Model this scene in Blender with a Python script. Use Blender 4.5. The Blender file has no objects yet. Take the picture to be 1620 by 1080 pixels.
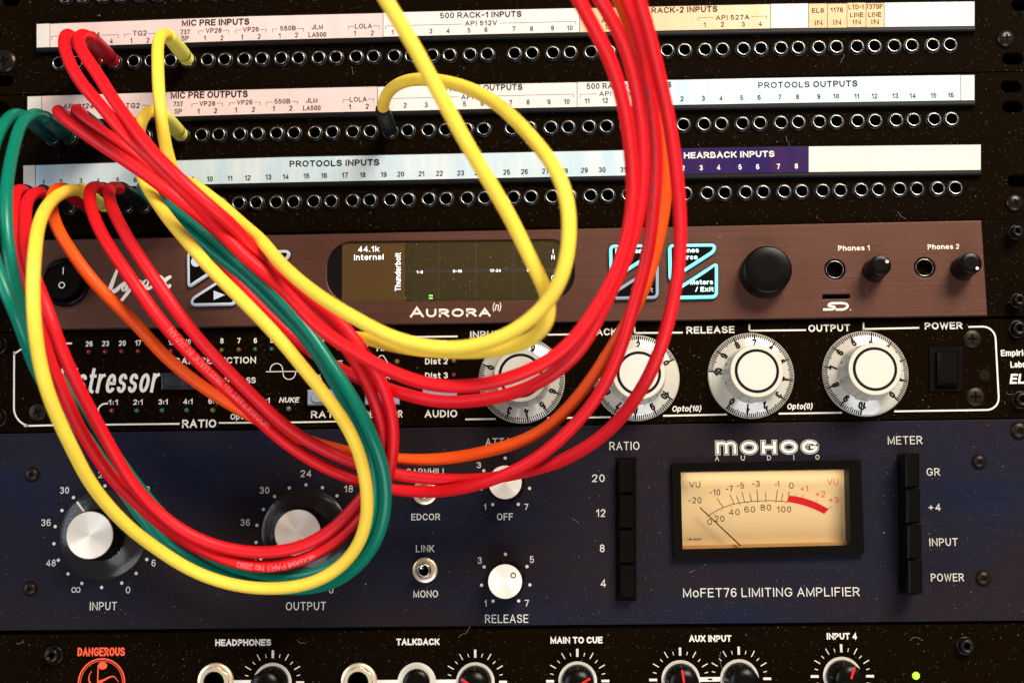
import bpy, bmesh, math, random
from math import sin, cos, pi, radians
from mathutils import Vector, Matrix
random.seed(7)
sc = bpy.context.scene
COL = sc.collection

# ------------------------------------------------------------------ camera
F_PX = 2100.07
def cam_axes():
    p, y, r = 0.1370375, 0.0322472, 0.0087210
    Rz = Matrix.Rotation(y, 3, 'Z'); Rx = Matrix.Rotation(p, 3, 'X'); Ry = Matrix.Rotation(r, 3, 'Y')
    return Rz @ Rx @ Ry
CM = cam_axes()
RIGHT, FWD, UP = CM.col[0].copy(), CM.col[1].copy(), CM.col[2].copy()
CAM = Vector((0.2305328, -0.5901265, -0.0445641))
cd = bpy.data.cameras.new('camera'); cam = bpy.data.objects.new('camera', cd); COL.objects.link(cam)
m = Matrix((( RIGHT.x, UP.x, -FWD.x, CAM.x), (RIGHT.y, UP.y, -FWD.y, CAM.y), (RIGHT.z, UP.z, -FWD.z, CAM.z), (0, 0, 0, 1)))
cam.matrix_world = m
cd.sensor_width = 36.0; cd.lens = F_PX / 1620 * 36
cd.clip_start = 0.02; cd.clip_end = 50
cd.dof.use_dof = True; cd.dof.focus_distance = 0.588; cd.dof.aperture_fstop = 9.0
sc.camera = cam

# ------------------------------------------------------------------ light
w = bpy.data.worlds.new('World'); sc.world = w; w.use_nodes = True
bg = w.node_tree.nodes['Background']
bg.inputs[0].default_value = (1.0, 0.93, 0.84, 1); bg.inputs[1].default_value = 0.07
def area(name, loc, target, sx, sy, power, color):
    l = bpy.data.lights.new(name, 'AREA'); l.shape = 'RECTANGLE'; l.size = sx; l.size_y = sy
    l.energy = power; l.color = color
    o = bpy.data.objects.new(name, l); COL.objects.link(o); o.location = loc
    o.rotation_euler = (Vector(target) - Vector(loc)).to_track_quat('-Z', 'Y').to_euler()
    return o
area('window_light', (0.92, -1.25, 1.15), (0.22, 0, 0.0), 0.8, 0.7, 47, (1.0, 0.90, 0.77))
area('room_light', (-1.5, -1.1, 0.35), (0.22, 0, 0.0), 0.9, 1.3, 19, (0.74, 0.85, 1.0))
area('floor_bounce', (0.5, -1.2, -1.1), (0.22, 0, 0.0), 1.2, 0.8, 16, (0.92, 0.94, 1.0))
sc.view_settings.view_transform = 'Standard'; sc.view_settings.look = 'None'
sc.view_settings.gamma = 1; sc.view_settings.exposure = 0.50
sc.cycles.max_bounces = 6; sc.cycles.diffuse_bounces = 3; sc.cycles.glossy_bounces = 3
sc.cycles.transmission_bounces = 5; sc.cycles.caustics_reflective = False; sc.cycles.caustics_refractive = False

# ------------------------------------------------------------------ geometry of the rack front
EN = Vector((0, -1, 0))                      # out of the rack front, towards the viewer
def W(px, py, h=0.0):
    """the point at height h (mm) above the rack front that is seen at (px, py) of the photograph"""
    d = RIGHT * ((px - 810) / F_PX) + FWD + UP * ((540 - py) / F_PX)
    t = (-h / 1000 - CAM.y) / d.y
    return CAM + d * t
def S(px, py, h=0.0):
    return (W(px + 1, py, h) - W(px, py, h)).length
def base_of(px, py, h):
    """foot on the rack front (as a point) below a point seen at height h"""
    v = W(px, py, h); return Vector((v.x, 0, v.z))

class Frame:
    """local axes: x along the row, y up, z out of the panel; metres"""
    def __init__(s, o, ang=0.0):
        s.o = o; s.ex = Vector((cos(ang), 0, sin(ang))); s.ey = Vector((-sin(ang), 0, cos(ang)))
    def p(s, x, y, z=0.0):
        return s.o + s.ex * x + s.ey * y + EN * z
def slope(px, py, dy=0.0):
    """tilt of a printed row in the world"""
    return 0.0

# ------------------------------------------------------------------ materials
MATS = {}
def mat(name, color, rough=0.5, metal=0.0, emit=None, estr=0.0, spec=0.5, coat=0.0):
    if name in MATS: return MATS[name]
    M = bpy.data.materials.new(name); M.use_nodes = True
    b = M.node_tree.nodes['Principled BSDF']
    b.inputs['Base Color'].default_value = (*color, 1); b.inputs['Roughness'].default_value = rough
    b.inputs['Metallic'].default_value = metal; b.inputs['Specular IOR Level'].default_value = spec
    if coat: b.inputs['Coat Weight'].default_value = coat; b.inputs['Coat Roughness'].default_value = 0.08
    if emit: b.inputs['Emission Color'].default_value = (*emit, 1); b.inputs['Emission Strength'].default_value = estr
    MATS[name] = M
    return M
def nd(M, t, **k):
    n = M.node_tree.nodes.new(t)
    for a, v in k.items(): setattr(n, a, v)
    return n
def lk(M, a, b): M.node_tree.links.new(a, b)
def math_n(M, op, a, b=None, c=None):
    n = nd(M, 'ShaderNodeMath', operation=op)
    for i, v in enumerate((a, b, c)):
        if v is None: continue
        if isinstance(v, (int, float)): n.inputs[i].default_value = v
        else: lk(M, v, n.inputs[i])
    return n.outputs[0]
def mixc(M, fac, a, b):
    n = nd(M, 'ShaderNodeMix', data_type='RGBA')
    if isinstance(fac, (int, float)): n.inputs[0].default_value = fac
    else: lk(M, fac, n.inputs[0])
    for s, v in ((6, a), (7, b)):
        if isinstance(v, tuple): n.inputs[s].default_value = (*v, 1)
        else: lk(M, v, n.inputs[s])
    return n.outputs[2]
def noise(M, scale, detail=3, sc3=(1, 1, 1), rough=0.5, off=0.0):
    g = nd(M, 'ShaderNodeNewGeometry')
    mp = nd(M, 'ShaderNodeMapping'); mp.inputs['Scale'].default_value = sc3; mp.inputs['Location'].default_value = (off, off, off)
    lk(M, g.outputs['Position'], mp.inputs[0])
    n = nd(M, 'ShaderNodeTexNoise'); n.inputs['Scale'].default_value = scale; n.inputs['Detail'].default_value = detail
    n.inputs['Roughness'].default_value = rough
    lk(M, mp.outputs[0], n.inputs['Vector']); return n.outputs['Fac']
def ramp(M, x, a, b):
    n = nd(M, 'ShaderNodeMapRange'); n.inputs[1].default_value = a; n.inputs[2].default_value = b
    lk(M, x, n.inputs[0]); return n.outputs[0]
def dust(M, amount=1.0):
    """settled dust: sparse pale specks; returns a 0..1 factor"""
    g = nd(M, 'ShaderNodeNewGeometry'); out = None
    for sc_, rad, keep, k in ((900, 0.085, 0.50, 0.28), (420, 0.050, 0.78, 0.6), (150, 0.026, 0.80, 1.0)):
        mp = nd(M, 'ShaderNodeMapping'); mp.inputs['Scale'].default_value = (sc_, sc_, sc_ * 0.9)
        lk(M, g.outputs['Position'], mp.inputs[0])
        v = nd(M, 'ShaderNodeTexVoronoi'); v.inputs['Scale'].default_value = 1.0; lk(M, mp.outputs[0], v.inputs['Vector'])
        near = math_n(M, 'LESS_THAN', v.outputs['Distance'], rad * 2.2)
        sep = nd(M, 'ShaderNodeSeparateColor'); lk(M, v.outputs['Color'], sep.inputs[0])
        kp = math_n(M, 'GREATER_THAN', sep.outputs[0], keep)
        f = math_n(M, 'MULTIPLY', math_n(M, 'MULTIPLY', near, kp), math_n(M, 'MULTIPLY', sep.outputs[1], k * amount))
        out = f if out is None else math_n(M, 'MAXIMUM', out, f)
    return out

def panel_mat(name, ca, cb, rough, metal, grain, gscale, dustamt, cc=None, spec=0.5):
    M = bpy.data.materials.new(name); M.use_nodes = True; MATS[name] = M
    b = M.node_tree.nodes['Principled BSDF']
    g1 = noise(M, 1.0, 4, (gscale[0], 60, gscale[1]), 0.65)
    g1r = ramp(M, g1, 0.30, 0.70)
    c = mixc(M, g1r, ca, cb)
    if cc:
        big = ramp(M, noise(M, 7.0, 4, (1, 1, 2.6), 0.6, 3.3), 0.34, 0.58)
        c = mixc(M, math_n(M, 'MULTIPLY', big, 0.85), c, cc)
    c = mixc(M, dust(M, dustamt), c, (0.42, 0.40, 0.37))
    lk(M, c, b.inputs['Base Color'])
    b.inputs['Metallic'].default_value = metal; b.inputs['Specular IOR Level'].default_value = spec
    rr = math_n(M, 'ADD', math_n(M, 'MULTIPLY', g1r, 0.12), rough)
    lk(M, rr, b.inputs['Roughness'])
    bp = nd(M, 'ShaderNodeBump'); bp.inputs['Strength'].default_value = grain; bp.inputs['Distance'].default_value = 0.0002
    lk(M, g1, bp.inputs['Height']); lk(M, bp.outputs[0], b.inputs['Normal'])
    return M
M_BLACK = panel_mat('black_paint', (0.0030, 0.0014, 0.0003), (0.0046, 0.0022, 0.0006), 0.48, 0.0, 0.25, (500, 900), 0.30, spec=0.006)
M_EAR = panel_mat('dark_ear', (0.0028, 0.0013, 0.0003), (0.0044, 0.0021, 0.0006), 0.5, 0.0, 0.2, (500, 900), 0.25, spec=0.008)
M_BROWN = panel_mat('brushed_bronze', (0.068, 0.028, 0.0185), (0.088, 0.037, 0.0250), 0.36, 0.25, 0.22, (9, 2600), 0.6, spec=0.10)
M_BLUE = panel_mat('brushed_blue', (0.0056, 0.0068, 0.0155), (0.0092, 0.0110, 0.0240), 0.40, 0.0, 0.25, (22, 2200), 0.26, cc=(0.0135, 0.0088, 0.0080), spec=0.04)

M_PRINT = mat('white_ink', (0.62, 0.575, 0.50), 0.6)
M_ENGR = mat('engraved_ink', (0.50, 0.47, 0.40), 0.6)
M_INK = mat('black_ink', (0.006, 0.005, 0.006), 0.7, spec=0.05)
M_REDINK = mat('red_ink', (0.62, 0.05, 0.03), 0.6)
M_ORINK = mat('orange_red_ink', (0.75, 0.07, 0.02), 0.6)
M_VOID = mat('void_black', (0.001, 0.001, 0.001), 0.9, spec=0.05)
M_NICKEL = mat('nickel', (0.36, 0.345, 0.31), 0.26, 1.0)
M_CHROME = mat('chrome', (0.80, 0.78, 0.74), 0.10, 1.0)
M_BRASS = mat('warm_nickel', (0.92, 0.73, 0.52), 0.34, 0.75)
M_WASHER = mat('washer_dark', (0.030, 0.030, 0.032), 0.30, 0.7)
M_DARKMETAL = mat('black_screw_metal', (0.010, 0.007, 0.005), 0.26, 0.35, spec=0.25)
M_BRONZE_SCREW = mat('bronze_screw', (0.016, 0.010, 0.006), 0.38, 0.5, spec=0.2)
M_PLASTIC = mat('black_plastic', (0.0024, 0.0018, 0.0012), 0.28, spec=0.12)
M_PLASTIC_M = mat('black_plastic_matte', (0.0022, 0.0016, 0.0010), 0.42, spec=0.05)
M_HOLDER = mat('strip_holder', (0.003, 0.0024, 0.002), 0.4, spec=0.15)
M_CREAM = mat('cream_plastic', (0.48, 0.45, 0.37), 0.38)
M_CREAM2 = mat('ivory_cap', (0.50, 0.46, 0.39), 0.6)

def cable_mat(name, col, spec=0.24, rough=0.47):
    M = bpy.data.materials.new(name); M.use_nodes = True; MATS[name] = M
    b = M.node_tree.nodes['Principled BSDF']
    n = ramp(M, noise(M, 60, 4, (1, 1, 1), 0.6), 0.35, 0.75)
    d = tuple(c * 0.86 for c in col)
    c = mixc(M, n, col, d)
    # faint smudges of handling dirt
    sm = ramp(M, noise(M, 130, 4, (1, 1, 1), 0.7, 2.0), 0.66, 0.80)
    c = mixc(M, math_n(M, 'MULTIPLY', sm, 0.16), c, tuple(x * 0.40 for x in col))
    lk(M, c, b.inputs['Base Color'])
    sc2 = ramp(M, noise(M, 1.0, 4, (420, 420, 420), 0.75, 7.0), 0.64, 0.80)
    c = mixc(M, math_n(M, 'MULTIPLY', sc2, 0.22), c, tuple(min(1, x * 0.8 + 0.20) for x in col))
    bp = nd(M, 'ShaderNodeBump'); bp.inputs['Strength'].default_value = 0.16; bp.inputs['Distance'].default_value = 0.0003
    lk(M, noise(M, 260, 4, (1, 1, 1), 0.65), bp.inputs['Height']); lk(M, bp.outputs[0], b.inputs['Normal'])
    r = math_n(M, 'ADD', math_n(M, 'MULTIPLY', noise(M, 300, 3, (1, 1, 1), 0.6), 0.14), rough - 0.05)
    lk(M, r, b.inputs['Roughness'])
    b.inputs['Specular IOR Level'].default_value = spec
    b.inputs['Subsurface Weight'].default_value = 0.08
    b.inputs['Subsurface Radius'].default_value = (0.002, 0.001, 0.0005); b.inputs['Subsurface Scale'].default_value = 0.5
    return M
M_RED = cable_mat('red_rubber', (0.68, 0.0040, 0.0090))
M_RED2 = cable_mat('red_rubber_worn', (0.62, 0.0050, 0.0110))
M_YEL = cable_mat('yellow_rubber', (0.82, 0.555, 0.050))
M_YELB = cable_mat('lemon_boot_rubber', (0.70, 0.66, 0.11), rough=0.42)
M_GRN = cable_mat('green_rubber', (0.0010, 0.160, 0.100), rough=0.27)
M_GRNB = cable_mat('green_boot_rubber', (0.003, 0.050, 0.046), rough=0.35)
M_ORG = cable_mat('orange_rubber', (0.74, 0.068, 0.001))
M_REDB = cable_mat('red_boot_rubber', (0.32, 0.006, 0.012), rough=0.42)
M_BLKB = cable_mat('black_boot_rubber', (0.0035, 0.0038, 0.006), rough=0.45)

# ------------------------------------------------------------------ object helpers
def new_mesh(name, vs, fs, mats, fmat=None, smooth=False):
    me = bpy.data.meshes.new(name); me.from_pydata(vs, [], fs)
    for x in (mats if isinstance(mats, (list, tuple)) else [mats]): me.materials.append(x)
    if fmat: me.polygons.foreach_set('material_index', fmat)
    if smooth is True: me.polygons.foreach_set('use_smooth', [True] * len(fs))
    elif smooth: me.polygons.foreach_set('use_smooth', smooth)
    me.update(); return me
def link(name, data, parent=None, loc=None):
    o = bpy.data.objects.new(name, data); COL.objects.link(o)
    if parent: o.parent = parent
    if loc is not None: o.location = loc
    return o
WORLD = {}
def root(name, loc, label, cat, group=None):
    o = bpy.data.objects.new(name, None); COL.objects.link(o); o.location = loc; o.empty_display_size = 0.02
    o['label'] = label; o['category'] = cat
    if group: o['group'] = group
    WORLD[o] = Vector(loc); return o
class MB:
    """collects world-space geometry; build() makes one mesh object with a local origin"""
    def __init__(s): s.v = []; s.f = []; s.m = []; s.s = []
    def add(s, vs, fs, mi=0, smooth=False):
        b = len(s.v); s.v += [Vector(x) for x in vs]
        for f in fs: s.f.append(tuple(b + i for i in f)); s.m.append(mi); s.s.append(smooth)
    def build(s, name, mats, parent=None, label=None, kind=None):
        if not s.v: return None
        lo = Vector([min(v[i] for v in s.v) for i in range(3)]); hi = Vector([max(v[i] for v in s.v) for i in range(3)])
        c = Vector(((lo.x + hi.x) / 2, hi.y, (lo.z + hi.z) / 2))
        me = new_mesh(name, [v - c for v in s.v], s.f, mats, s.m, s.s)
        o = link(name, me, parent, c - (WORLD[parent] if parent else Vector()))
        WORLD[o] = c
        if label: o['label'] = label
        if kind: o['kind'] = kind
        return o
    # solids -------------------------------------------------------
    def prism(s, fr, pts, z0, z1, mi=0, bev=0.0, back=False, mi_side=None):
        """closed outline (local x,y) from z0 to z1, with an optional bevel at the front"""
        n = len(pts)
        rings = [[fr.p(x, y, z0) for x, y in pts]]
        if bev > 0:
            rings.append([fr.p(x, y, z1 - bev) for x, y in pts])
            rings.append([fr.p(x, y, z1) for x, y in inset(pts, bev)])
        else: rings.append([fr.p(x, y, z1) for x, y in pts])
        vs = [v for r in rings for v in r]; fs = []
        for k in range(len(rings) - 1):
            for i in range(n):
                j = (i + 1) % n; fs.append((k * n + i, k * n + j, (k + 1) * n + j, (k + 1) * n + i))
        s.add(vs, fs, mi if mi_side is None else mi_side)
        t = (len(rings) - 1) * n
        s.add(rings[-1], [tuple(range(n))], mi)
        if back: s.add(rings[0], [tuple(reversed(range(n)))], mi)
    def lathe(s, fr, prof, n=32, mi=0, smooth=True, cap=True, mod=None, cx=0, cy=0):
        """prof: (r, z) from the outside foot to the top centre"""
        vs = []; fs = []
        for k, (r, z) in enumerate(prof):
            for i in range(n):
                a = 2 * pi * i / n; rr = r * (mod(a, k) if mod else 1)
                vs.append(fr.p(cx + rr * cos(a), cy + rr * sin(a), z))
        for k in range(len(prof) - 1):
            for i in range(n):
                j = (i + 1) % n; fs.append((k * n + i, k * n + j, (k + 1) * n + j, (k + 1) * n + i))
        if cap: fs.append(tuple((len(prof) - 1) * n + i for i in range(n)))
        s.add(vs, fs, mi, smooth)
        return s
    def disc(s, fr, r, z, n=32, mi=0, cx=0, cy=0, r_in=0.0):
        if r_in > 0:
            vs = [fr.p(cx + q * cos(2 * pi * i / n), cy + q * sin(2 * pi * i / n), z) for q in (r, r_in) for i in range(n)]
            s.add(vs, [(i, (i + 1) % n, n + (i + 1) % n, n + i) for i in range(n)], mi)
        else:
            s.add([fr.p(cx + r * cos(2 * pi * i / n), cy + r * sin(2 * pi * i / n), z) for i in range(n)], [tuple(range(n))], mi)
    def bar(s, fr, x0, y0, x1, y1, wd, z, mi=0):
        d = Vector((x1 - x0, y1 - y0)); L = d.length or 1e-9; d /= L; nrm = Vector((-d.y, d.x)) * wd / 2
        q = [(x0 + nrm.x, y0 + nrm.y), (x0 - nrm.x, y0 - nrm.y), (x1 - nrm.x, y1 - nrm.y), (x1 + nrm.x, y1 + nrm.y)]
        s.add([fr.p(a, b, z) for a, b in q], [(0, 1, 2, 3)], mi)
def inset(pts, d):
    n = len(pts); out = []
    ar = sum(pts[i][0] * pts[(i + 1) % n][1] - pts[(i + 1) % n][0] * pts[i][1] for i in range(n))
    sg = 1 if ar > 0 else -1
    for i in range(n):
        a = Vector(pts[i - 1]); b = Vector(pts[i]); c = Vector(pts[(i + 1) % n])
        u = (b - a); v = (c - b)
        if u.length < 1e-9 or v.length < 1e-9: out.append((b.x, b.y)); continue
        u.normalize(); v.normalize()
        n1 = Vector((-u.y, u.x)) * sg; n2 = Vector((-v.y, v.x)) * sg
        mm = n1 + n2
        if mm.length < 1e-6: out.append((b.x, b.y)); continue
        mm.normalize(); k = d / max(0.35, mm.dot(n1)); out.append((b.x + mm.x * k, b.y + mm.y * k))
    return out
def fillet(pts, closed=False, seg=6):
    """pts: (x,y[,r]) -> rounded polyline"""
    n = len(pts); out = []
    for i in range(n):
        p = pts[i]; r = p[2] if len(p) > 2 else 0
        if r <= 0 or (not closed and i in (0, n - 1)): out.append((p[0], p[1])); continue
        a = Vector(pts[i - 1][:2]); b = Vector(p[:2]); c = Vector(pts[(i + 1) % n][:2])
        u = a - b; v = c - b; lu, lv = u.length, v.length
        if lu < 1e-9 or lv < 1e-9: out.append((b.x, b.y)); continue
        u /= lu; v /= lv
        la = lu * (0.5 if (len(pts[i - 1]) > 2 and pts[i - 1][2] > 0) else 1.0); lb = lv * (0.5 if (len(pts[(i + 1) % n]) > 2 and pts[(i + 1) % n][2] > 0) else 1.0)
        ta = min(r, la); tb = min(r, lb)
        A = b + u * ta; B = b + v * tb
        for k in range(seg + 1):       # quadratic blend, close to an ellipse quarter
            t = k / seg; ww = 0.7071
            q = (A * (1 - t) ** 2 + b * 2 * t * (1 - t) * ww + B * t * t) / ((1 - t) ** 2 + 2 * t * (1 - t) * ww + t * t)
            out.append((q.x, q.y))
    res = []
    for q in out:
        if not res or (Vector(q) - Vector(res[-1])).length > 1e-7: res.append(q)
    if closed and len(res) > 1 and (Vector(res[0]) - Vector(res[-1])).length < 1e-7: res.pop()
    return res
def rrect(x0, y0, x1, y1, r, seg=5):
    return fillet([(x0, y0, r), (x1, y0, r), (x1, y1, r), (x0, y1, r)], True, seg)
def ribbon(mb, fr, pts, wd, z, mi=0, closed=False, square=True, taper=None):
    """flat stroke of constant width"""
    n = len(pts)
    P = [Vector(p) for p in pts]
    if n < 2: return
    if not closed and square:
        a = (P[0] - P[1]).normalized(); b = (P[-1] - P[-2]).normalized()
        P[0] = P[0] + a * wd / 2; P[-1] = P[-1] + b * wd / 2
    L = []; R = []
    for i in range(n):
        if closed: d0 = P[i] - P[i - 1]; d1 = P[(i + 1) % n] - P[i]
        else:
            d0 = P[i] - P[i - 1] if i > 0 else P[1] - P[0]
            d1 = P[i + 1] - P[i] if i < n - 1 else P[-1] - P[-2]
        d0 = d0.normalized() if d0.length > 0 else d1.normalized(); d1 = d1.normalized() if d1.length > 0 else d0
        n0 = Vector((-d0.y, d0.x)); n1 = Vector((-d1.y, d1.x)); mm = n0 + n1
        if mm.length < 0.05: mm = n0.copy()
        mm.normalize(); k = 1 / max(0.45, mm.dot(n0)); hw = wd / 2 * (taper[i] if taper else 1)
        L.append(P[i] + mm * hw * k); R.append(P[i] - mm * hw * k)
    vs = [fr.p(v.x, v.y, z) for v in L + R]
    m_ = n if closed else n - 1
    mb.add(vs, [(n + i, n + (i + 1) % n, (i + 1) % n, i) for i in range(m_)], mi)

# ------------------------------------------------------------------ stroke lettering
R3 = 0.34; R4 = 0.5
G = {  # glyph: (width, [strokes])
'A': (.70, [[(0,0),(.5,1),(1,0)], [(.2,.33),(.8,.33)]]),
'B': (.60, [[(.06,.53),(.86,.53,.24),(.86,1,.24),(0,1),(0,0),(1,0,.27),(1,.51,.27),(.62,.51)]]),
'C': (.68, [[(1,.70),(.96,1,.36),(0,1,R4),(0,0,R4),(.96,0,.36),(1,.30)]]),
'D': (.64, [('c', [(0,0),(0,1),(1,1,R4),(1,0,R4)])]),
'E': (.54, [[(1,1),(0,1),(0,0),(1,0)], [(.02,.52),(.9,.52)]]),
'F': (.52, [[(1,1),(0,1),(0,0)], [(.02,.5),(.85,.5)]]),
'G': (.72, [[(.98,.72),(.94,1,.36),(0,1,R4),(0,0,R4),(1,0,.4),(1,.46),(.56,.46)]]),
'&': (.95, [[(0,0),(0,1)], [(0,.6),(0,1,.3),(.5,1,.3),(.5,0)], [(.5,.6),(.5,1,.3),(1,1,.3),(1,0)]]),
'H': (.62, [[(0,0),(0,1)], [(1,0),(1,1)], [(.02,.52),(.98,.52)]]),
'I': (.04, [[(.5,0),(.5,1)]]),
'J': (.46, [[(1,1),(1,0,R3),(0,0,R3),(0,.3)]]),
'K': (.62, [[(0,0),(0,1)], [(.96,1),(.04,.36)], [(.36,.58),(1,0)]]),
'L': (.50, [[(0,1),(0,0),(1,0)]]),
'M': (.78, [[(0,0),(0,1),(.5,.08),(1,1),(1,0)]]),
'N': (.64, [[(0,0),(0,1),(1,0),(1,1)]]),
'O': (.74, [('c', [(.5,1),(1,1,R4),(1,0,R4),(0,0,R4),(0,1,R4)])]),
'P': (.58, [[(0,0),(0,1),(1,1,R3),(1,.45,R3),(.02,.45)]]),
'Q': (.74, [('c', [(.5,1),(1,1,R4),(1,0,R4),(0,0,R4),(0,1,R4)]), [(.6,.25),(1,-.05)]]),
'R': (.62, [[(0,0),(0,1),(.97,1,R3),(.97,.47,R3),(.02,.47)], [(.52,.45),(1,0)]]),
'S': (.60, [[(.97,.72),(.97,1,R3),(.02,1,R3),(.02,.53,R3),(1,.50,R3),(1,0,R3),(0,0,R3),(0,.28)]]),
'T': (.60, [[(0,1),(1,1)], [(.5,.98),(.5,0)]]),
'U': (.62, [[(0,1),(0,0,R4),(1,0,R4),(1,1)]]),
'V': (.66, [[(0,1),(.5,0),(1,1)]]),
'W': (.96, [[(0,1),(.25,0),(.5,.95),(.75,0),(1,1)]]),
'X': (.64, [[(0,0),(1,1)], [(0,1),(1,0)]]),
'Y': (.64, [[(0,1),(.5,.42),(1,1)], [(.5,.44),(.5,0)]]),
'Z': (.58, [[(0,1),(1,1),(0,0),(1,0)]]),
'0': (.50, [('c', [(.5,1),(1,1,R4),(1,0,R4),(0,0,R4),(0,1,R4)])]),
'1': (.28, [[(0,.74),(.9,1),(.9,0)]]),
'2': (.50, [[(0,.70),(0,1,R3),(1,1,R3),(1,.56,R3),(0,0),(1,0)]]),
'3': (.50, [[(0,.76),(0,1,R3),(.95,1,R3),(.95,.54,R3),(.42,.54)], [(.42,.53),(1,.53,R3),(1,0,R3),(0,0,R3),(0,.26)]]),
'4': (.54, [[(.76,0),(.76,1),(0,.26)], [(.06,.26),(1,.26)]]),
'5': (.50, [[(.94,1),(.14,1),(.04,.50),(.3,.62,.2),(1,.64,R3),(1,0,R3),(0,0,R3),(0,.24)]]),
'6': (.50, [[(.95,.80),(.95,1,R3),(0,1,R3),(0,.30)], ('c', [(.5,.60),(1,.60,R3),(1,0,R3),(0,0,R3),(0,.60,R3)])]),
'7': (.50, [[(0,1),(1,1),(.35,0)]]),
'8': (.50, [('c', [(.5,.54),(.95,.54,R3),(.95,1,R3),(.05,1,R3),(.05,.54,R3)]), ('c', [(.5,.53),(1,.53,R3),(1,0,R3),(0,0,R3),(0,.53,R3)])]),
'9': (.50, [[(.05,.20),(.05,0,R3),(1,0,R3),(1,.70)], ('c', [(.5,1),(1,1,R3),(1,.40,R3),(0,.40,R3),(0,1,R3)])]),
'-': (.30, [[(0,.42),(1,.42)]]), '+': (.48, [[(0,.46),(1,.46)], [(.5,.18),(.5,.74)]]),
':': (.04, [[(.5,.08),(.5,.12)], [(.5,.56),(.5,.60)]]), '.': (.04, [[(.5,.0),(.5,.03)]]),
'/': (.34, [[(0,0),(1,1)]]), '%': (.72, [('c', [(.0,.6,.1),(.34,.6,.1),(.34,1,.1),(.0,1,.1)]), ('c', [(.66,0,.1),(1,0,.1),(1,.4,.1),(.66,.4,.1)]), [(.2,0),(.8,1)]]),
'(': (.20, [[(1,1.08),(0,.8,.5),(0,.1,.5),(1,-.18)]]), ')': (.20, [[(0,1.08),(1,.8,.5),(1,.1,.5),(0,-.18)]]),
'~': (.90, [('c', [(.5,.4),(.62,.75,.2),(1,.75,.3),(1,.05,.3),(.62,.05,.2),(.38,.75,.2),(0,.75,.3),(0,.05,.3),(.38,.05,.2)])]),
'a': (.50, [[(.05,.58),(.05,.72,.2),(.9,.72,.25),(.9,.0)], [(.88,.42),(0,.42,.25),(0,0,.25),(.9,0,.3),(.9,.3)]]),
'b': (.52, [[(0,1),(0,0)], ('c', [(.5,.72),(1,.72,R3),(1,0,R3),(0,0,R3),(0,.72,R3)])]),
'c': (.48, [[(1,.50),(1,.72,R3),(0,.72,R3),(0,0,R3),(1,0,R3),(1,.22)]]),
'd': (.52, [[(1,1),(1,0)], ('c', [(.5,.72),(1,.72,R3),(1,0,R3),(0,0,R3),(0,.72,R3)])]),
'e': (.52, [[(.16,.36),(1,.36),(1,.72,R3),(0,.72,R3),(0,0,R3),(.98,0,R3),(.98,.16)]]),
'f': (.32, [[(.3,0),(.3,1,.25),(1,1)], [(0,.70),(.9,.70)]]),
'g': (.52, [[(1,.72),(1,-.26,.3),(0,-.26,.3),(0,-.1)], ('c', [(.5,.72),(1,.72,R3),(1,0,R3),(0,0,R3),(0,.72,R3)])]),
'h': (.50, [[(0,1),(0,0)], [(0,.4),(0,.72,R3),(1,.72,R3),(1,0)]]),
'i': (.04, [[(.5,0),(.5,.72)], [(.5,.95),(.5,1.0)]]),
'k': (.50, [[(0,0),(0,1)], [(.95,.72),(.04,.24)], [(.36,.42),(1,0)]]),
'l': (.04, [[(.5,0),(.5,1)]]),
'm': (.82, [[(0,0),(0,.72)], [(0,.4),(0,.72,.3),(.5,.72,.3),(.5,0)], [(.5,.4),(.5,.72,.3),(1,.72,.3),(1,0)]]),
'n': (.50, [[(0,0),(0,.72)], [(0,.4),(0,.72,R3),(1,.72,R3),(1,0)]]),
'o': (.54, [('c', [(.5,.72),(1,.72,R3),(1,0,R3),(0,0,R3),(0,.72,R3)])]),
'p': (.52, [[(0,.72),(0,-.26)], ('c', [(.5,.72),(1,.72,R3),(1,0,R3),(0,0,R3),(0,.72,R3)])]),
'r': (.30, [[(0,0),(0,.72)], [(0,.36),(0,.72,R3),(1,.72)]]),
's': (.46, [[(.96,.54),(.96,.72,.25),(.02,.72,.25),(.02,.38,.25),(1,.36,.25),(1,0,.25),(0,0,.25),(0,.2)]]),
't': (.30, [[(.35,.98),(.35,0,.2),(1,0)], [(0,.70),(1,.70)]]),
'u': (.50, [[(0,.72),(0,0,R3),(1,0,R3),(1,.3)], [(1,.72),(1,0)]]),
'v': (.50, [[(0,.72),(.5,0),(1,.72)]]), 'x': (.48, [[(0,0),(1,.72)], [(0,.72),(1,0)]]),
'y': (.50, [[(0,.72),(.5,.02)], [(1,.72),(.3,-.28)]]),
}
_gc = {}
def glyph_paths(ch, seg):
    if (ch, seg) in _gc: return _gc[(ch, seg)]
    wd, st = G[ch]; out = []
    for s_ in st:
        closed = isinstance(s_, tuple)
        pts = s_[1] if closed else s_
        q = [((p[0] * wd, p[1]) + ((p[2],) if len(p) > 2 else ())) for p in pts]
        out.append((fillet(q, closed, seg), closed))
    _gc[(ch, seg)] = (wd, out); return _gc[(ch, seg)]
BUTT = set('CGScegas235689')
def layout(s, gap=0.33, space=0.36):
    """glyph centre-line strokes in cap-height units -> (total width, strokes)"""
    x = 0; res = []
    for ch in s:
        if ch == ' ': x += space; continue
        wd, st = glyph_paths(ch, 4)
        for pts, closed in st: res.append(([(x + a, b) for a, b in pts], closed, ch not in BUTT))
        x += wd + gap
    return x - gap, res
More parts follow.
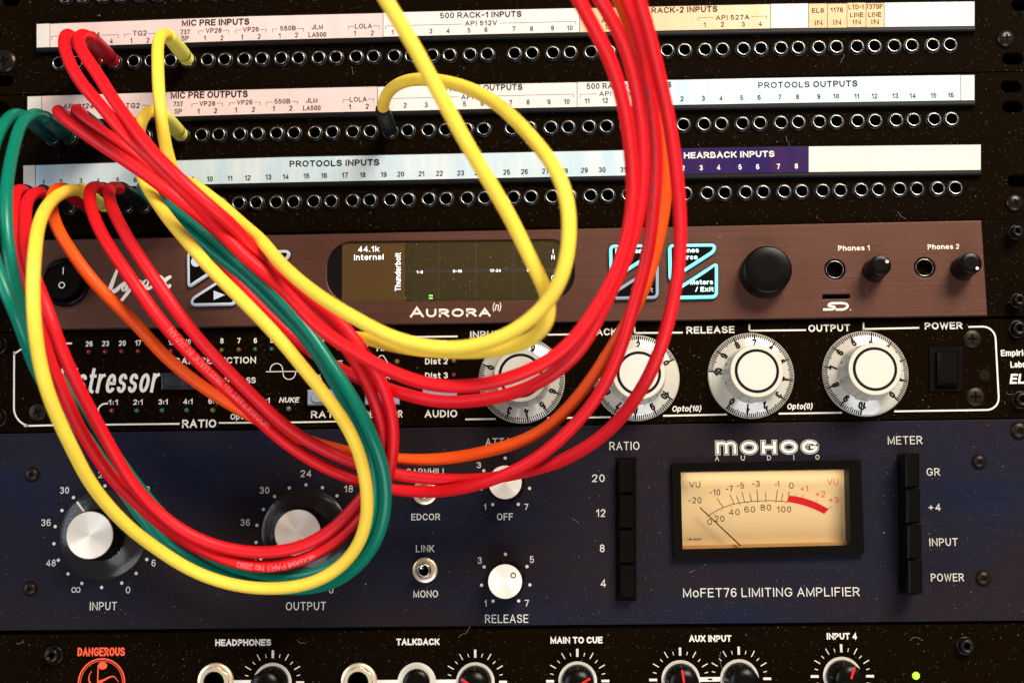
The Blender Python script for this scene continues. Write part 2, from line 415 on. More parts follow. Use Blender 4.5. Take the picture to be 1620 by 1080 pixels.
def lettering(parent, s, cx, by, hpx, wpx=None, wt=None, m_=None, z=0.06, slant=0.0, ang=0.0, h=0.0, align='c', name='lettering', square=True, gap=0.33):
    """printed text; (cx, by) photo pixel of baseline centre, hpx cap height, wpx overall width, wt stroke width (pixels);
    laid on the panel lying h mm above the rack front"""
    k = S(cx, by, h)
    H = hpx * k; wt = (wt if wt else hpx * 0.17) * k
    tw, st = layout(s, gap)
    inner_h = H - wt
    tot = (wpx * k - wt) if wpx else tw * inner_h
    sx = tot / max(tw, 1e-6) if tw > 0.05 else inner_h
    x0 = {'c': -tot / 2, 'l': wt / 2, 'r': -tot + wt / 2}[align]
    if tw <= 0.05: x0 = 0
    fr = Frame(W(cx, by, h), ang); mb = MB(); e = 0
    for pts, closed, sq in st:
        q = [(x0 + a * sx + slant * b * inner_h, wt / 2 + b * inner_h) for a, b in pts]
        ribbon(mb, fr, q, wt, z / 1000 + e, 0, closed, square and sq); e += 0.000012
    return mb.build(name, m_ or M_PRINT, parent)

# ------------------------------------------------------------------ setting: the rack itself
def flat_box(name, x0, z0, x1, z1, y0, y1, m_, parent=None, kind=None, label=None):
    fr = Frame(Vector((0, 0, 0))); mb = MB()
    mb.prism(fr, [(x0, z0), (x1, z0), (x1, z1), (x0, z1)], -y1, -y0, 0, 0.0, True)
    o = mb.build(name, m_, parent, label)
    if kind: o['kind'] = kind
    return o
X0 = W(-60, 500).x; X1 = W(1675, 500).x
ZB = W(810, 1150).z; ZT = W(810, -190).z
flat_box('rack_interior', X0 - 0.02, ZB - 0.05, X1 + 0.02, ZT + 0.05, 0.060, 0.063, M_VOID, kind='structure')
flat_box('rack_rail', X0 - 0.012, ZB - 0.05, X0 + 0.030, ZT + 0.05, 0.006, 0.012, M_EAR, kind='structure')
flat_box('rack_rail', X1 - 0.030, ZB - 0.05, X1 + 0.012, ZT + 0.05, 0.006, 0.012, M_EAR, kind='structure')
flat_box('rack_side', X0 - 0.022, ZB - 0.05, X0 - 0.0125, ZT + 0.05, -0.004, 0.059, M_EAR, kind='structure')
flat_box('rack_side', X1 + 0.0125, ZB - 0.05, X1 + 0.022, ZT + 0.05, -0.004, 0.059, M_EAR, kind='structure')

def plate_with_holes(name, corners, h_front, thick, holes, m_, parent):
    """flat plate, cut through where the holes are (constrained Delaunay)"""
    from mathutils.geometry import delaunay_2d_cdt
    org = Vector((sum(c[0] for c in corners) / len(corners), 0, sum(c[1] for c in corners) / len(corners)))
    vv = []; ee = []
    loops = [corners] + holes
    for lp in loops:
        b = len(vv); vv += [Vector(((x - org.x) * 1000, (z - org.z) * 1000)) for x, z in lp]
        ee += [(b + i, b + (i + 1) % len(lp)) for i in range(len(lp))]
    V, E_, Fc, *_ = delaunay_2d_cdt(vv, ee, [], 1, 1e-5)
    hp = [[((x - org.x) * 1000, (z - org.z) * 1000) for x, z in h] for h in holes]
    bb = [(min(p[0] for p in h), max(p[0] for p in h), min(p[1] for p in h), max(p[1] for p in h)) for h in hp]
    def inside(x, y):
        for h, b in zip(hp, bb):
            if b[0] <= x <= b[1] and b[2] <= y <= b[3]:
                c = False; j = len(h) - 1
                for i in range(len(h)):
                    if (h[i][1] > y) != (h[j][1] > y) and x < (h[j][0] - h[i][0]) * (y - h[i][1]) / (h[j][1] - h[i][1]) + h[i][0]: c = not c
                    j = i
                if c: return True
        return False
    yf = -h_front / 1000; yb = yf + thick / 1000
    vs = [Vector((v.x / 1000, yf, v.y / 1000)) for v in V]; fs = []
    for f in Fc:
        cx = sum(V[i].x for i in f) / len(f); cy = sum(V[i].y for i in f) / len(f)
        if inside(cx, cy): continue
        fs.append(tuple(f))
    n0 = len(vs)
    for lp in loops:
        b = len(vs); n = len(lp)
        for x, z in lp: vs.append(Vector((x - org.x, yf, z - org.z)))
        for x, z in lp: vs.append(Vector((x - org.x, yb, z - org.z)))
        fs += [(b + i, b + (i + 1) % n, b + n + (i + 1) % n, b + n + i) for i in range(n)]
    me = new_mesh(name, vs, fs, m_)
    o = link(name, me, parent, org - WORLD[parent]); WORLD[o] = org; return o
def faceplate(name, corners, h_front, thick, holes, m_, parent, bevel=0.0, label=None):
    """plate with real holes. corners: world (x,z) list; holes: list of (x,z) outlines"""
    cu = bpy.data.curves.new(name, 'CURVE'); cu.dimensions = '2D'; cu.fill_mode = 'BOTH'
    cu.extrude = thick / 20
    ox = sum(c[0] for c in corners) / len(corners); oz = sum(c[1] for c in corners) / len(corners)
    if bevel: cu.bevel_depth = bevel / 10; cu.bevel_resolution = 1; cu.offset = -bevel / 10
    for poly in [corners] + holes:
        sp = cu.splines.new('POLY'); sp.points.add(len(poly) - 1)
        for i, (x, z) in enumerate(poly): sp.points[i].co = ((x - ox) * 100, (z - oz) * 100, 0, 1)
        sp.use_cyclic_u = True
    tmp = bpy.data.objects.new('tmp', cu); COL.objects.link(tmp)
    me = bpy.data.meshes.new_from_object(tmp)
    bpy.data.objects.remove(tmp); bpy.data.curves.remove(cu)
    org = Vector((sum(c[0] for c in corners) / len(corners), 0, sum(c[1] for c in corners) / len(corners)))
    top = max(v.co.z for v in me.vertices)
    for v in me.vertices:
        v.co = Vector((v.co.x / 100, -(h_front / 1000) + (top - v.co.z) / 100, v.co.y / 100))
    me.materials.clear(); me.materials.append(m_); me.name = name; me.update()
    for p in me.polygons: p.use_smooth = False
    o = link(name, me, parent, org - WORLD[parent]); WORLD[o] = org
    if label: o['label'] = label
    return o
def quad_px(x0, x1, yt, yb, h=0.0):
    """corners of a panel; yt, yb: (y at x0, y at x1)"""
    q = [W(x0, yt[0], h), W(x1, yt[1], h), W(x1, yb[1], h), W(x0, yb[0], h)]
    return [(v.x, v.z) for v in q]
def lin(p, q):
    return lambda x: p[1] + (q[1] - p[1]) * (x - p[0]) / (q[0] - p[0])
def circ(cx, cz, r, n=20):
    return [(cx + r * cos(2 * pi * i / n), cz + r * sin(2 * pi * i / n)) for i in range(n)]
def stadium(cx, cz, a, b, n=8):
    pts = []
    for i in range(n + 1):
        t = -pi / 2 + pi * i / n; pts.append((cx + a - b + b * cos(t), cz + b * sin(t)))
    for i in range(n + 1):
        t = pi / 2 + pi * i / n; pts.append((cx - a + b + b * cos(t), cz + b * sin(t)))
    return pts

# seams between units (photo lines)
L_p1p2 = lin((0, 151), (1620, 113)); L_p2 = lin((0, 375.5), (1620, 346)); L_At = lin((42, 379.5), (1552, 348))
L_Ab = lin((42, 522), (1562, 499.5)); L_Dt = lin((0, 527), (1620, 503.5)); L_Db = lin((0, 683), (1620, 660.5))
L_Mt = lin((0, 685.5), (1620, 662.5)); L_Mb = lin((0, 997), (1620, 981)); L_Gt = lin((0, 1003.5), (1620, 986))
XL, XR = -55, 1670

# ------------------------------------------------------------------ screws
def make_screw(parent, px, py, r_px, kind='phillips', h=0.0, m_=None, rot=0.4):
    b = W(px, py, h + 1.5); fr = Frame(Vector((b.x, 0, b.z)), 0); r = r_px * S(px, py, h)
    mb = MB(); z = h / 1000; m_ = m_ or M_DARKMETAL
    if kind == 'phillips':
        mb.lathe(fr, [(r, z), (r, z + .0004), (r * .92, z + .0010), (r * .70, z + .0016), (r * .36, z + .0019)], 28, 0)
        for a in (rot, rot + pi / 2):
            dx, dy = cos(a) * r * .42, sin(a) * r * .42
            mb.bar(fr, -dx, -dy, dx, dy, r * .20, z + .00195 + (0.00002 if a == rot else 0), 1)
    elif kind == 'flat':
        mb.lathe(fr, [(r * 1.1, z + .0001), (r, z + .0003), (r * .3, z + .0003)], 28, 0)
        for a in (rot, rot + pi / 2):
            dx, dy = cos(a) * r * .62, sin(a) * r * .62
            mb.bar(fr, -dx, -dy, dx, dy, r * .24, z + .00034 + (0.00002 if a == rot else 0), 1)
    else:   # hex socket cap screw with a dark cup washer
        mb.lathe(fr, [(r * 1.35, z), (r * 1.35, z + .0008), (r * 1.15, z + .0014), (r * 1.05, z + .0010)], 28, 0, cap=False)
        mb.lathe(fr, [(r, z + .0008), (r, z + .0036), (r * .88, z + .0044), (r * .52, z + .0044), (r * .50, z + .0018)], 28, 0)
        mb.disc(fr, r * .49, z + .0019, 6, 1)
    return mb.build('screw', [m_, M_VOID], parent)

# ------------------------------------------------------------------ patch bays
def jack_mesh():
    mb = MB(); fr = Frame(Vector((0, 0, 0)))
    mb.lathe(fr, [(.00375, .0), (.00375, .0004), (.00335, .0007), (.00325, .0006)], 28, 1, cap=False)        # dark washer
    mb.lathe(fr, [(.00308, .0004), (.00306, .0013), (.00292, .0017), (.00262, .0018), (.00248, .0014), (.00242, .0004), (.00242, -.010)], 28, 0, cap=False)
    mb.disc(fr, .00245, -.0098, 20, 2)
    mb.lathe(fr, [(.00240, .0008), (.00240, -.0097)], 24, 2, cap=False)
    return new_mesh('jack', mb.v, mb.f, [M_NICKEL, M_WASHER, M_VOID], mb.m, mb.s)
JACK = jack_mesh()
ROWY = {0: lin((95, -5), (1500, -37)), 1: lin((94, 99.5), (1502, 71)), 2: lin((83, 218.5), (1505, 188.5)), 3: lin((81, 327.5), (1511, 297.5))}
PAIR = {0: 96.5, 1: 93.6, 2: 83.2, 3: 80.5}
def build_positions():
    r1 = {0: 93.6, 4: 211.6, 8: 328, 10: 386.3, 12: 444.9, 14: 504, 16: 563.3, 18: 623.7, 20: 683.4, 22: 743.3, 24: 813.8, 26: 874.4, 28: 935.3, 30: 995, 32: 1055.4, 34: 1115.3, 36: 1176, 38: 1235.5, 40: 1295.4, 42: 1355.8, 44: 1414.7, 46: 1475.6}
    r2 = {0: 83.2, 8: 318.9, 10: 379.3, 12: 437.6, 14: 498, 16: 558, 18: 617.5, 20: 677.4, 22: 737.5, 24: 809.6, 26: 871.3, 28: 931.7, 30: 992, 32: 1053.3, 34: 1113.7, 36: 1174.6, 38: 1235.5, 40: 1295.9, 42: 1356.9, 44: 1417.8, 46: 1478}
    r3 = {0: 80.5, 10: 377.8, 12: 437, 14: 496.4, 16: 557.6, 18: 617.8, 20: 678.2, 22: 739.1, 24: 812.3, 26: 873.4, 28: 934, 30: 994.4, 32: 1056.5, 34: 1118.9, 36: 1179.8, 38: 1240.7, 40: 1301.6, 42: 1362.3, 44: 1423.2, 46: 1483.9}
    out = {}
    for k, d in ((1, r1), (2, r2), (3, r3)):
        ks = sorted(d); lst = []
        for i in range(0, 48, 2):
            if i in d: x = d[i]
            else:
                a = max(q for q in ks if q < i); b = min(q for q in ks if q > i); x = d[a] + (d[b] - d[a]) * (i - a) / (b - a)
            lst += [x, x + 27.6]
        out[k] = lst
    out[0] = [x * 1.0 + (10 - i * .12 if i < 24 else 3 - (i - 24) * .1) for i, x in enumerate(out[1])]
    return out
JX = build_positions()
OCC = {1: {2, 3, 7}, 2: {0, 1, 2, 3, 7, 18}, 3: set(range(9))}

def patchbay(idx, rows, seam_t, seam_b, strips, screws, slots, label):
    q = quad_px(XL, XR, (seam_t(XL), seam_t(XR)), (seam_b(XL), seam_b(XR)))
    c = Vector((sum(p[0] for p in q) / 4, 0, sum(p[1] for p in q) / 4))
    R_ = root('patch_bay', c, label, 'patch bay')
    holes = []; jp = []
    for r in rows:
        for i, x in enumerate(JX[r]):
            if r == 0 and i > 30: continue
            y = ROWY[r](x); p = W(x, y, 1.2); p.y = 0; jp.append((r, i, p)); holes.append(circ(p.x, p.z, .0031, 16))
    for (x, y, a, b) in slots:
        p = W(x, y); k = S(x, y); holes.append(stadium(p.x, p.z, a * k, b * k))
    plate_with_holes('faceplate', q, 0, 3.0, holes, M_BLACK, R_)
    for r, i, p in jp:
        o = link('jack', JACK, R_, p - WORLD[R_]); WORLD[o] = p
        o.rotation_euler = (random.uniform(-.03, .03), random.uniform(0, 6.28), random.uniform(-.03, .03))
    for s_ in screws: make_screw(R_, *s_)
    return R_

PB1 = patchbay(1, [0, 1], lin((0, -95), (1620, -130)), lambda x: L_p1p2(x) - 0.9, [],
    [(6, 96, 19, 'phillips', 0, M_DARKMETAL, 0.2), (1593, 60, 15, 'phillips', 0, M_DARKMETAL, 0.1)],
    [(1602, 93, 17, 10), (1617, 8, 17, 10), (4, 128, 17, 9), (18, 2, 14, 8)], 'upper black patch bay with pink and orange labelled strip and bare jacks')
PB2 = patchbay(2, [2, 3], lambda x: L_p1p2(x) + 0.9, L_p2, [],
    [(1607, 320, 15, 'phillips', 0, M_DARKMETAL, 0.5)],
    [(1600, 137, 17, 10), (1602, 169, 17, 10), (1611, 286, 18, 10), (-4, 170, 18, 10), (-6, 330, 17, 9)], 'lower black patch bay with two label strips, most plugs on its left')

# label strips ----------------------------------------------------
def paper(name, ca, cb=None, streak=0.0):
    M = bpy.data.materials.new(name); M.use_nodes = True; MATS[name] = M
    b = M.node_tree.nodes['Principled BSDF']
    n = noise(M, 1.0, 3, (150, 1, 22), 0.5)
    c = mixc(M, ramp(M, n, 0.35, 0.65), ca, cb or tuple(x * .93 for x in ca))
    sm = ramp(M, noise(M, 90, 4, (1, 1, 2), 0.7, 5.0), 0.62, 0.80)
    c = mixc(M, math_n(M, 'MULTIPLY', sm, 0.18), c, (0.35, 0.30, 0.27))
    lk(M, c, b.inputs['Base Color']); b.inputs['Roughness'].default_value = 0.42
    b.inputs['Coat Weight'].default_value = 0.35; b.inputs['Coat Roughness'].default_value = 0.18
    bp = nd(M, 'ShaderNodeBump'); bp.inputs['Strength'].default_value = 0.12; bp.inputs['Distance'].default_value = 0.0004
    lk(M, noise(M, 1.0, 2, (26, 1, 60)), bp.inputs['Height']); lk(M, bp.outputs[0], b.inputs['Normal'])
    return M
P_WHITE = paper('white_card', (0.50, 0.455, 0.40)); P_PINK = paper('pink_card', (0.57, 0.42, 0.385))
P_PALE = paper('pale_pink_card', (0.60, 0.52, 0.48)); P_PEACH = paper('peach_card', (0.58, 0.37, 0.22), (0.57, 0.32, 0.15))
P_TAG = paper('orange_card', (0.52, 0.26, 0.085)); P_BLUE = paper('pale_blue_card', (0.35, 0.46, 0.51), (0.47, 0.52, 0.51))
P_PURPLE = paper('purple_card', (0.014, 0.006, 0.060), (0.028, 0.009, 0.050))
MATS['purple_card'].node_tree.nodes['Principled BSDF'].inputs['Coat Weight'].default_value = 0.02
MATS['purple_card'].node_tree.nodes['Principled BSDF'].inputs['Specular IOR Level'].default_value = 0.05
HS = 3.2
def strip(parent, top, bot, segs):
    """segs: list of (x0, x1, mat)"""
    xa, xb = segs[0][0], segs[-1][1]
    mb = MB(); fr = Frame(Vector((0, 0, 0)))
    def q(x0, x1, yt, yb, h):
        n = max(1, int((x1 - x0) / 90)); xs = [x0 + (x1 - x0) * i / n for i in range(n + 1)]
        return [(v.x, v.z) for v in [W(x, yt(x), h) for x in xs] + [W(x, yb(x), h) for x in reversed(xs)]]
    mb.prism(fr, list(reversed(q(xa - 2.5, xb + 2.5, lambda x: top(x) - 2.5, lambda x: bot(x) + 7.5, HS - .3))), 0, (HS - .25) / 1000, 0, .0006)
    mb.build('label_holder', M_HOLDER, parent)
    for i, (x0, x1, m_) in enumerate(segs):
        dz = random.uniform(-.6, .6) if 0 < i < len(segs) - 1 else 0
        mb = MB(); c = q(x0 + .5, x1 - .5, lambda x: top(x) + dz, lambda x: bot(x) + dz * .5, HS)
        mb.prism(fr, list(reversed(c)), (HS - .25) / 1000, HS / 1000)
        mb.build('label_card', m_, parent)
def pw(*pts):
    def f(x):
        for a, b in zip(pts, pts[1:]):
            if x <= b[0] or b is pts[-1]: return a[1] + (b[1] - a[1]) * (x - a[0]) / (b[0] - a[0])
    return f
ST = {1: pw((57, 38.5), (400, 25.6), (820, 15.8), (1200, 7.4), (1540, 3)), 2: pw((45, 153), (420, 141.3), (815, 132.3), (1220, 124), (1541, 119)), 3: pw((37, 262), (420, 249), (820, 240.8), (1220, 232.6), (1550, 229))}
SB = {1: pw((57, 75.5), (400, 63.6), (820, 53.2), (1210, 45.2), (1543, 41)), 2: pw((42, 191.5), (420, 180), (820, 170.8), (1220, 163.6), (1543, 158.6)), 3: pw((36, 299), (390, 289.5), (820, 280.6), (1220, 273), (1554, 268.8))}
strip(PB1, ST[1], SB[1], [(57.5, 79, P_WHITE), (79, 606, P_PINK), (606, 917, P_PALE), (917, 1219, P_PEACH), (1219, 1279, P_WHITE), (1279, 1309, P_TAG), (1309, 1340, P_TAG), (1340, 1370, P_TAG), (1370, 1399, P_TAG), (1399, 1542, P_WHITE)])
strip(PB2, ST[2], SB[2], [(43, 66, P_WHITE), (66, 597, P_PINK), (597, 913, P_PALE), (913, 1024, P_PALE), (1024, 1520, P_BLUE), (1520, 1542, P_WHITE)])
strip(PB2, ST[3], SB[3], [(36.5, 56, P_WHITE), (56, 1034, P_BLUE), (1034, 1279, P_PURPLE), (1279, 1552, P_WHITE)])
def ink(parent, s, cx, by, h, wpx=None, wt=None, m_=None, **k):
    lettering(parent, s, cx, by, h, wpx, wt or h * .165, m_ or M_INK, z=.03, h=HS, **k)
def thin(parent, pts, wt=0.7, m_=None, h=HS, z=.03, name='rule_line'):
    o = W(*pts[0], h); k = S(*pts[0], h); fr = Frame(o)
    q = []
    for p in pts: v = W(*p, h) - o; q.append((v.x, v.z))
    mb = MB(); ribbon(mb, fr, q, wt * k, z / 1000); mb.build(name, m_ or M_INK, parent)
def bracket(parent, x0, x1, y, gap=None, sl=-.024):
    f = lambda x: y + sl * (x - x0)
    if gap:
        thin(parent, [(x0, f(x0) + 5), (x0, f(x0)), (gap[0], f(gap[0]))]); thin(parent, [(gap[1], f(gap[1])), (x1, f(x1)), (x1, f(x1) + 5)])
# strip 1
p = PB1
ink(p, 'MIC PRE INPUTS', 341, 40.8, 10.5, 107, 2.1)
ink(p, 'API 3124', 135, 59.5, 8.5, 46); bracket(p, 82, 187, 58, (110, 161))
for s_, x, y in (('1', 94, 72), ('2', 121, 71), ('3', 149, 70.4), ('4', 176, 69.5), ('1', 207.5, 68.7), ('2', 234, 68), ('1', 324, 65), ('2', 351, 64.3), ('1', 383, 63), ('2', 410, 62), ('1', 442.3, 60.7), ('2', 469, 59.8), ('1', 561.3, 57), ('2', 589, 56.5), ('1', 621, 55.4), ('2', 649, 54.5), ('3', 681.6, 53.6), ('4', 708.8, 53), ('5', 742, 52.3), ('6', 769, 51.5), ('7', 813, 50), ('8', 841, 49.8), ('9', 874, 49), ('10', 901.6, 48.5), ('11', 935, 47.5), ('12', 962, 46.7), ('13', 995, 46), ('14', 1022, 45.4), ('1', 1115, 43.6), ('2', 1143, 43), ('3', 1176, 42.7), ('4', 1203, 42)):
    ink(p, s_, x, y, 8.3)
ink(p, 'TG2', 221, 57, 8.5, 22); bracket(p, 197, 247, 54.5, (207, 234))
ink(p, 'ISO', 268, 56, 7.5, 14)
ink(p, '737', 292.7, 55, 8, 15); ink(p, 'SP', 292.6, 65, 8.3, 12)
ink(p, 'VP28', 338, 52.6, 8, 25); bracket(p, 314, 362, 49.5, (323, 353)); ink(p, 'VP26', 397, 50.8, 8, 25); bracket(p, 373, 421, 48, (382, 412))
ink(p, '550B', 455.7, 48.8, 8, 25); bracket(p, 431, 480, 46.5, (440, 471)); ink(p, 'JLM', 502, 47, 8, 18); ink(p, 'LA500', 502, 59, 8, 28)
ink(p, 'LOLA', 575, 45.6, 8, 27); bracket(p, 551.5, 599.5, 42.5, (560, 590))
ink(p, '500 RACK-1 INPUTS', 760.5, 28.4, 9.6, 129); ink(p, 'API 512V', 761, 40.8, 8, 51); bracket(p, 610, 911, 41.5, (731, 791))
ink(p, 'API 512V', 977, 36, 8, 51); bracket(p, 924, 1032, 33.5, (948, 1006))
ink(p, '500 RACK-2 INPUTS', 1069, 20.6, 9.6, 132); ink(p, 'API 527A', 1159, 31.8, 8, 53); bracket(p, 1104.5, 1213, 28.5, (1129, 1189))
for x, y in ((1295, 40.2), (1324.5, 39.8), (1355.8, 39.3), (1384.6, 39)): ink(p, 'IN', x, y, 8.5, 12)
ink(p, 'EL8', 1294, 20.8, 8, 19, m_=M_INK); ink(p, '1176', 1324, 20, 8, 20)
ink(p, 'LTD-1', 1354.5, 15.2, 8, 24); ink(p, '737SP', 1383.3, 14.6, 8, 27); ink(p, 'LINE', 1355.6, 27.8, 8, 21); ink(p, 'LINE', 1384, 27.2, 8, 21)
# strip 2
p = PB2
ink(p, 'MIC PRE OUTPUTS', 331, 155.4, 11, 122, 2.1)
ink(p, 'API 3124', 124, 172.5, 8.5, 48)
for s_, x, y in (('1', 314, 180.5), ('2', 341, 179.7), ('1', 373.3, 178.4), ('2', 401, 177.5), ('1', 433, 176), ('2', 460, 175.5), ('1', 553.5, 173.2), ('2', 581, 172.6), ('2', 641, 171), ('3', 674.3, 170.4), ('4', 702, 170), ('5', 735, 168.6), ('6', 763, 168), ('7', 808, 167), ('8', 835.5, 166), ('9', 868.4, 165.6), ('10', 896.7, 165), ('11', 929, 164), ('12', 957.6, 163.3), ('13', 990, 162.5), ('14', 1014, 162), ('1', 1052, 161.2), ('2', 1079, 160.7), ('3', 1112.7, 160), ('4', 1140.7, 159.7), ('5', 1173.6, 159), ('6', 1201, 158.6), ('7', 1233.7, 158), ('8', 1262, 157.6), ('9', 1295.4, 157), ('10', 1323, 156.6), ('11', 1355.6, 156.6), ('12', 1383.6, 156.3), ('13', 1416.5, 156), ('14', 1444, 155.8), ('15', 1477, 155.3), ('16', 1504.4, 154.7)):
    ink(p, s_, x, y, 8.5, wt=1.5)
ink(p, 'TG2', 210, 171.6, 8.5, 22); bracket(p, 186, 235, 168, (196, 224)); ink(p, 'ISO', 256, 170.5, 7.5, 14)
ink(p, '737', 281.8, 168.8, 8, 15); ink(p, 'SP', 281.8, 180.6, 8.3, 12)
ink(p, 'VP28', 328, 168, 8, 25); bracket(p, 303.5, 352, 164.5, (313, 343)); ink(p, 'VP26', 387, 166, 8, 25); bracket(p, 363, 412, 163, (372, 402))
ink(p, '550B', 446.7, 164.4, 8, 25); bracket(p, 422, 471, 162, (431, 462)); ink(p, 'JLM', 493.3, 163, 8, 18); ink(p, 'LA500', 493.3, 175, 8, 28)
ink(p, 'LOLA', 566.7, 161.4, 8, 27); bracket(p, 543, 591, 158, (552, 582))
ink(p, '500 RACK-1 OUTPUTS', 756, 144, 9.6, 141); ink(p, 'API 512V', 755, 157.4, 8, 51); bracket(p, 602, 907, 156.5, (725, 786))
ink(p, '500 RACK-2 OUTPUTS', 995, 140.2, 9.6, 134); ink(p, 'API 512V', 974, 152, 8, 52); bracket(p, 918.5, 1028, 149.5, (944, 1002))
ink(p, 'PROTOOLS OUTPUTS', 1278, 138.6, 10, 157)
# strip 3
ink(p, 'PROTOOLS INPUTS', 529, 263.2, 10.2, 142, 2.0)
for s_, x, y in (('1', 68.5, 293), ('2', 96, 292), ('3', 127.7, 290.6), ('4', 155, 290), ('5', 186, 289), ('6', 214, 289), ('7', 245, 288.8), ('8', 273, 288.5), ('9', 304.6, 288), ('10', 332, 287.4), ('11', 363.8, 286.5), ('12', 391.8, 285.6), ('13', 424.6, 284.5), ('14', 452, 283.8), ('15', 484.8, 282.6), ('16', 512.8, 282), ('17', 545.7, 281.3), ('18', 573.7, 280.8), ('19', 607, 280.3), ('20', 634, 279.8), ('21', 666.8, 279.2), ('22', 695.3, 278.6), ('23', 728.8, 278), ('24', 756.5, 277.5), ('25', 801.6, 276.7), ('26', 829.8, 275.8), ('27', 863, 275), ('28', 893.3, 274.6), ('29', 924.5, 273.6), ('30', 952.7, 273), ('31', 986, 272.5), ('32', 1014, 272)):
    ink(p, s_, x, y, 8.5, wt=1.5)
ink(p, 'HEARBACK INPUTS', 1153.5, 249.8, 10, 143, 2.0, m_=M_PRINT)
for s_, x, y in (('1', 1052, 271), ('2', 1081, 270.2), ('3', 1109.3, 269.7), ('4', 1137, 269), ('5', 1171, 268.6), ('6', 1198.8, 268), ('7', 1231.6, 267.5), ('8', 1260, 267)):
    ink(p, s_, x, y, 8.5, wt=1.5, m_=M_PRINT)

# ------------------------------------------------------------------ generic parts
def txt(parent, s, cx, by, h, wpx=None, wt=None, m_=None, **k): lettering(parent, s, cx, by, h, wpx, wt, m_, **k)
def seg_line(parent, pts, wt, m_=None, h=0.0, z=.05, closed=False, name='printed_line'):
    o = W(*pts[0][:2], h); k = S(*pts[0][:2], h); fr = Frame(o); q = []
    for p_ in pts:
        v = W(p_[0], p_[1], h) - o; q.append((v.x, v.z) + ((p_[2] * k,) if len(p_) > 2 else ()))
    mb = MB(); ribbon(mb, fr, fillet(q, closed, 7), wt * k, z / 1000, 0, closed, False); return mb.build(name, m_ or M_PRINT, parent)
def foot_frame(px, py, h): return Frame(base_of(px, py, h))
def led(parent, px, py, r, color, lit=0.0, h=0.0):
    name = 'led_%02x%02x%02x_%d' % (int(color[0] * 255), int(color[1] * 255), int(color[2] * 255), int(lit * 10))
    m_ = mat(name, color, 0.16, 0, color if lit else None, lit, coat=0.5)
    fr = foot_frame(px, py, h); k = S(px, py) * r; z = h / 1000; mb = MB()
    mb.lathe(fr, [(k * 1.12, z + .00006), (k * 1.0, z + .0003)], 20, 1, cap=False)
    mb.lathe(fr, [(k, z + .0001), (k, z + .0005), (k * .86, z + .0011), (k * .55, z + .0016), (k * .2, z + .0018)], 20, 0)
    mb.build('led', [m_, M_PLASTIC], parent)

# ------------------------------------------------------------------ audio converter (bronze)
q = quad_px(XL, XR, (L_At(XL) - 1.5, L_At(XR) - 1.5), (L_Ab(XL) + 1.5, L_Ab(XR) + 1.5))
AU = root('audio_converter', Vector((sum(a[0] for a in q) / 4, 0, sum(a[1] for a in q) / 4)), 'bronze brushed front converter with dark display and triangular buttons', 'audio converter')
HA = 4.0
sl = []
for (x, y, a, b) in ((1608, 366, 14, 9), (1612, 474, 14, 9), (-10, 400, 14, 9), (-10, 500, 14, 9)):
    v = W(x, y); k = S(x, y); sl.append(stadium(v.x, v.z, a * k, b * k))
faceplate('rack_ear_plate', q, 0, 3.0, [], M_EAR, AU)
def rp(pts, h):   # photo pixels -> (x,z)
    return [(W(a, b, h).x, W(a, b, h).z) for a, b in pts]
qa = [(W(41, L_At(41) + .5, HA).x, W(41, L_At(41) + .5, HA).z), (W(1553, L_At(1553) + .5, HA).x, W(1553, L_At(1553) + .5, HA).z), (W(1562.5, L_Ab(1562) - 1, HA).x, W(1562.5, L_Ab(1562) - 1, HA).z), (W(41, L_Ab(41) - 1, HA).x, W(41, L_Ab(41) - 1, HA).z)]
holes = []
DISP = rrect(0, 0, 1, 1, 0)
dpx = []
def win_outline(x0, x1, yt, yb, r, h, sl_=-.012):
    o = []
    for (a, b) in fillet([(x0, yt, r), (x1, yt, r), (x1, yb, r), (x0, yb, r)], True, 9):
        o.append((a, b + sl_ * (a - (x0 + x1) / 2)))
    return rp(o, h)
holes.append(win_outline(517, 909, 380.2, 476, 40, HA))
jk = [(1321, 426), (1463, 423)]
for (x, y) in jk:
    v = W(x, y, HA); holes.append(circ(v.x, v.z, 16.5 * S(x, y, HA), 24))
holes.append(rp([(1301.6, 465.2), (1344.7, 464.6), (1344.7, 472.2), (1301.6, 472.8)], HA))
FP = faceplate('front_panel', qa, HA, 3.9, holes, M_BROWN, AU, bevel=0.5)
# display: recessed window
M_SCREEN = bpy.data.materials.new('display_glass'); M_SCREEN.use_nodes = True
b_ = M_SCREEN.node_tree.nodes['Principled BSDF']; b_.inputs['Base Color'].default_value = (0.030, 0.020, 0.006, 1); b_.inputs['Roughness'].default_value = 0.22
tc = nd(M_SCREEN, 'ShaderNodeNewGeometry'); sp = nd(M_SCREEN, 'ShaderNodeSeparateXYZ'); lk(M_SCREEN, tc.outputs['Position'], sp.inputs[0])
ds = dust(M_SCREEN, 1.0)
cg = mixc(M_SCREEN, ramp(M_SCREEN, noise(M_SCREEN, 12, 2), .35, .65), (0.022, 0.013, 0.003), (0.014, 0.011, 0.002))
cg = mixc(M_SCREEN, ds, cg, (0.35, 0.33, 0.28)); lk(M_SCREEN, cg, b_.inputs['Base Color'])
b_.inputs['Emission Color'].default_value = (0.55, 0.37, 0.10, 1); b_.inputs['Emission Strength'].default_value = 0.032
M_SCRBEZ = mat('display_black', (0.004, 0.003, 0.003), 0.2)
mb = MB(); fr = Frame(Vector((0, 0, 0))); HD = 2.6
mb.add([fr.p(x, z, 2.2 / 1000) for x, z in win_outline(512, 914, 376, 480, 40, 2.2)], [tuple(range(40))], 0)
DB = mb.build('display_window', M_SCRBEZ, AU)
mb = MB(); sc_px = [(541, 384.5), (884, 380), (884, 474.5), (541, 478.5)]
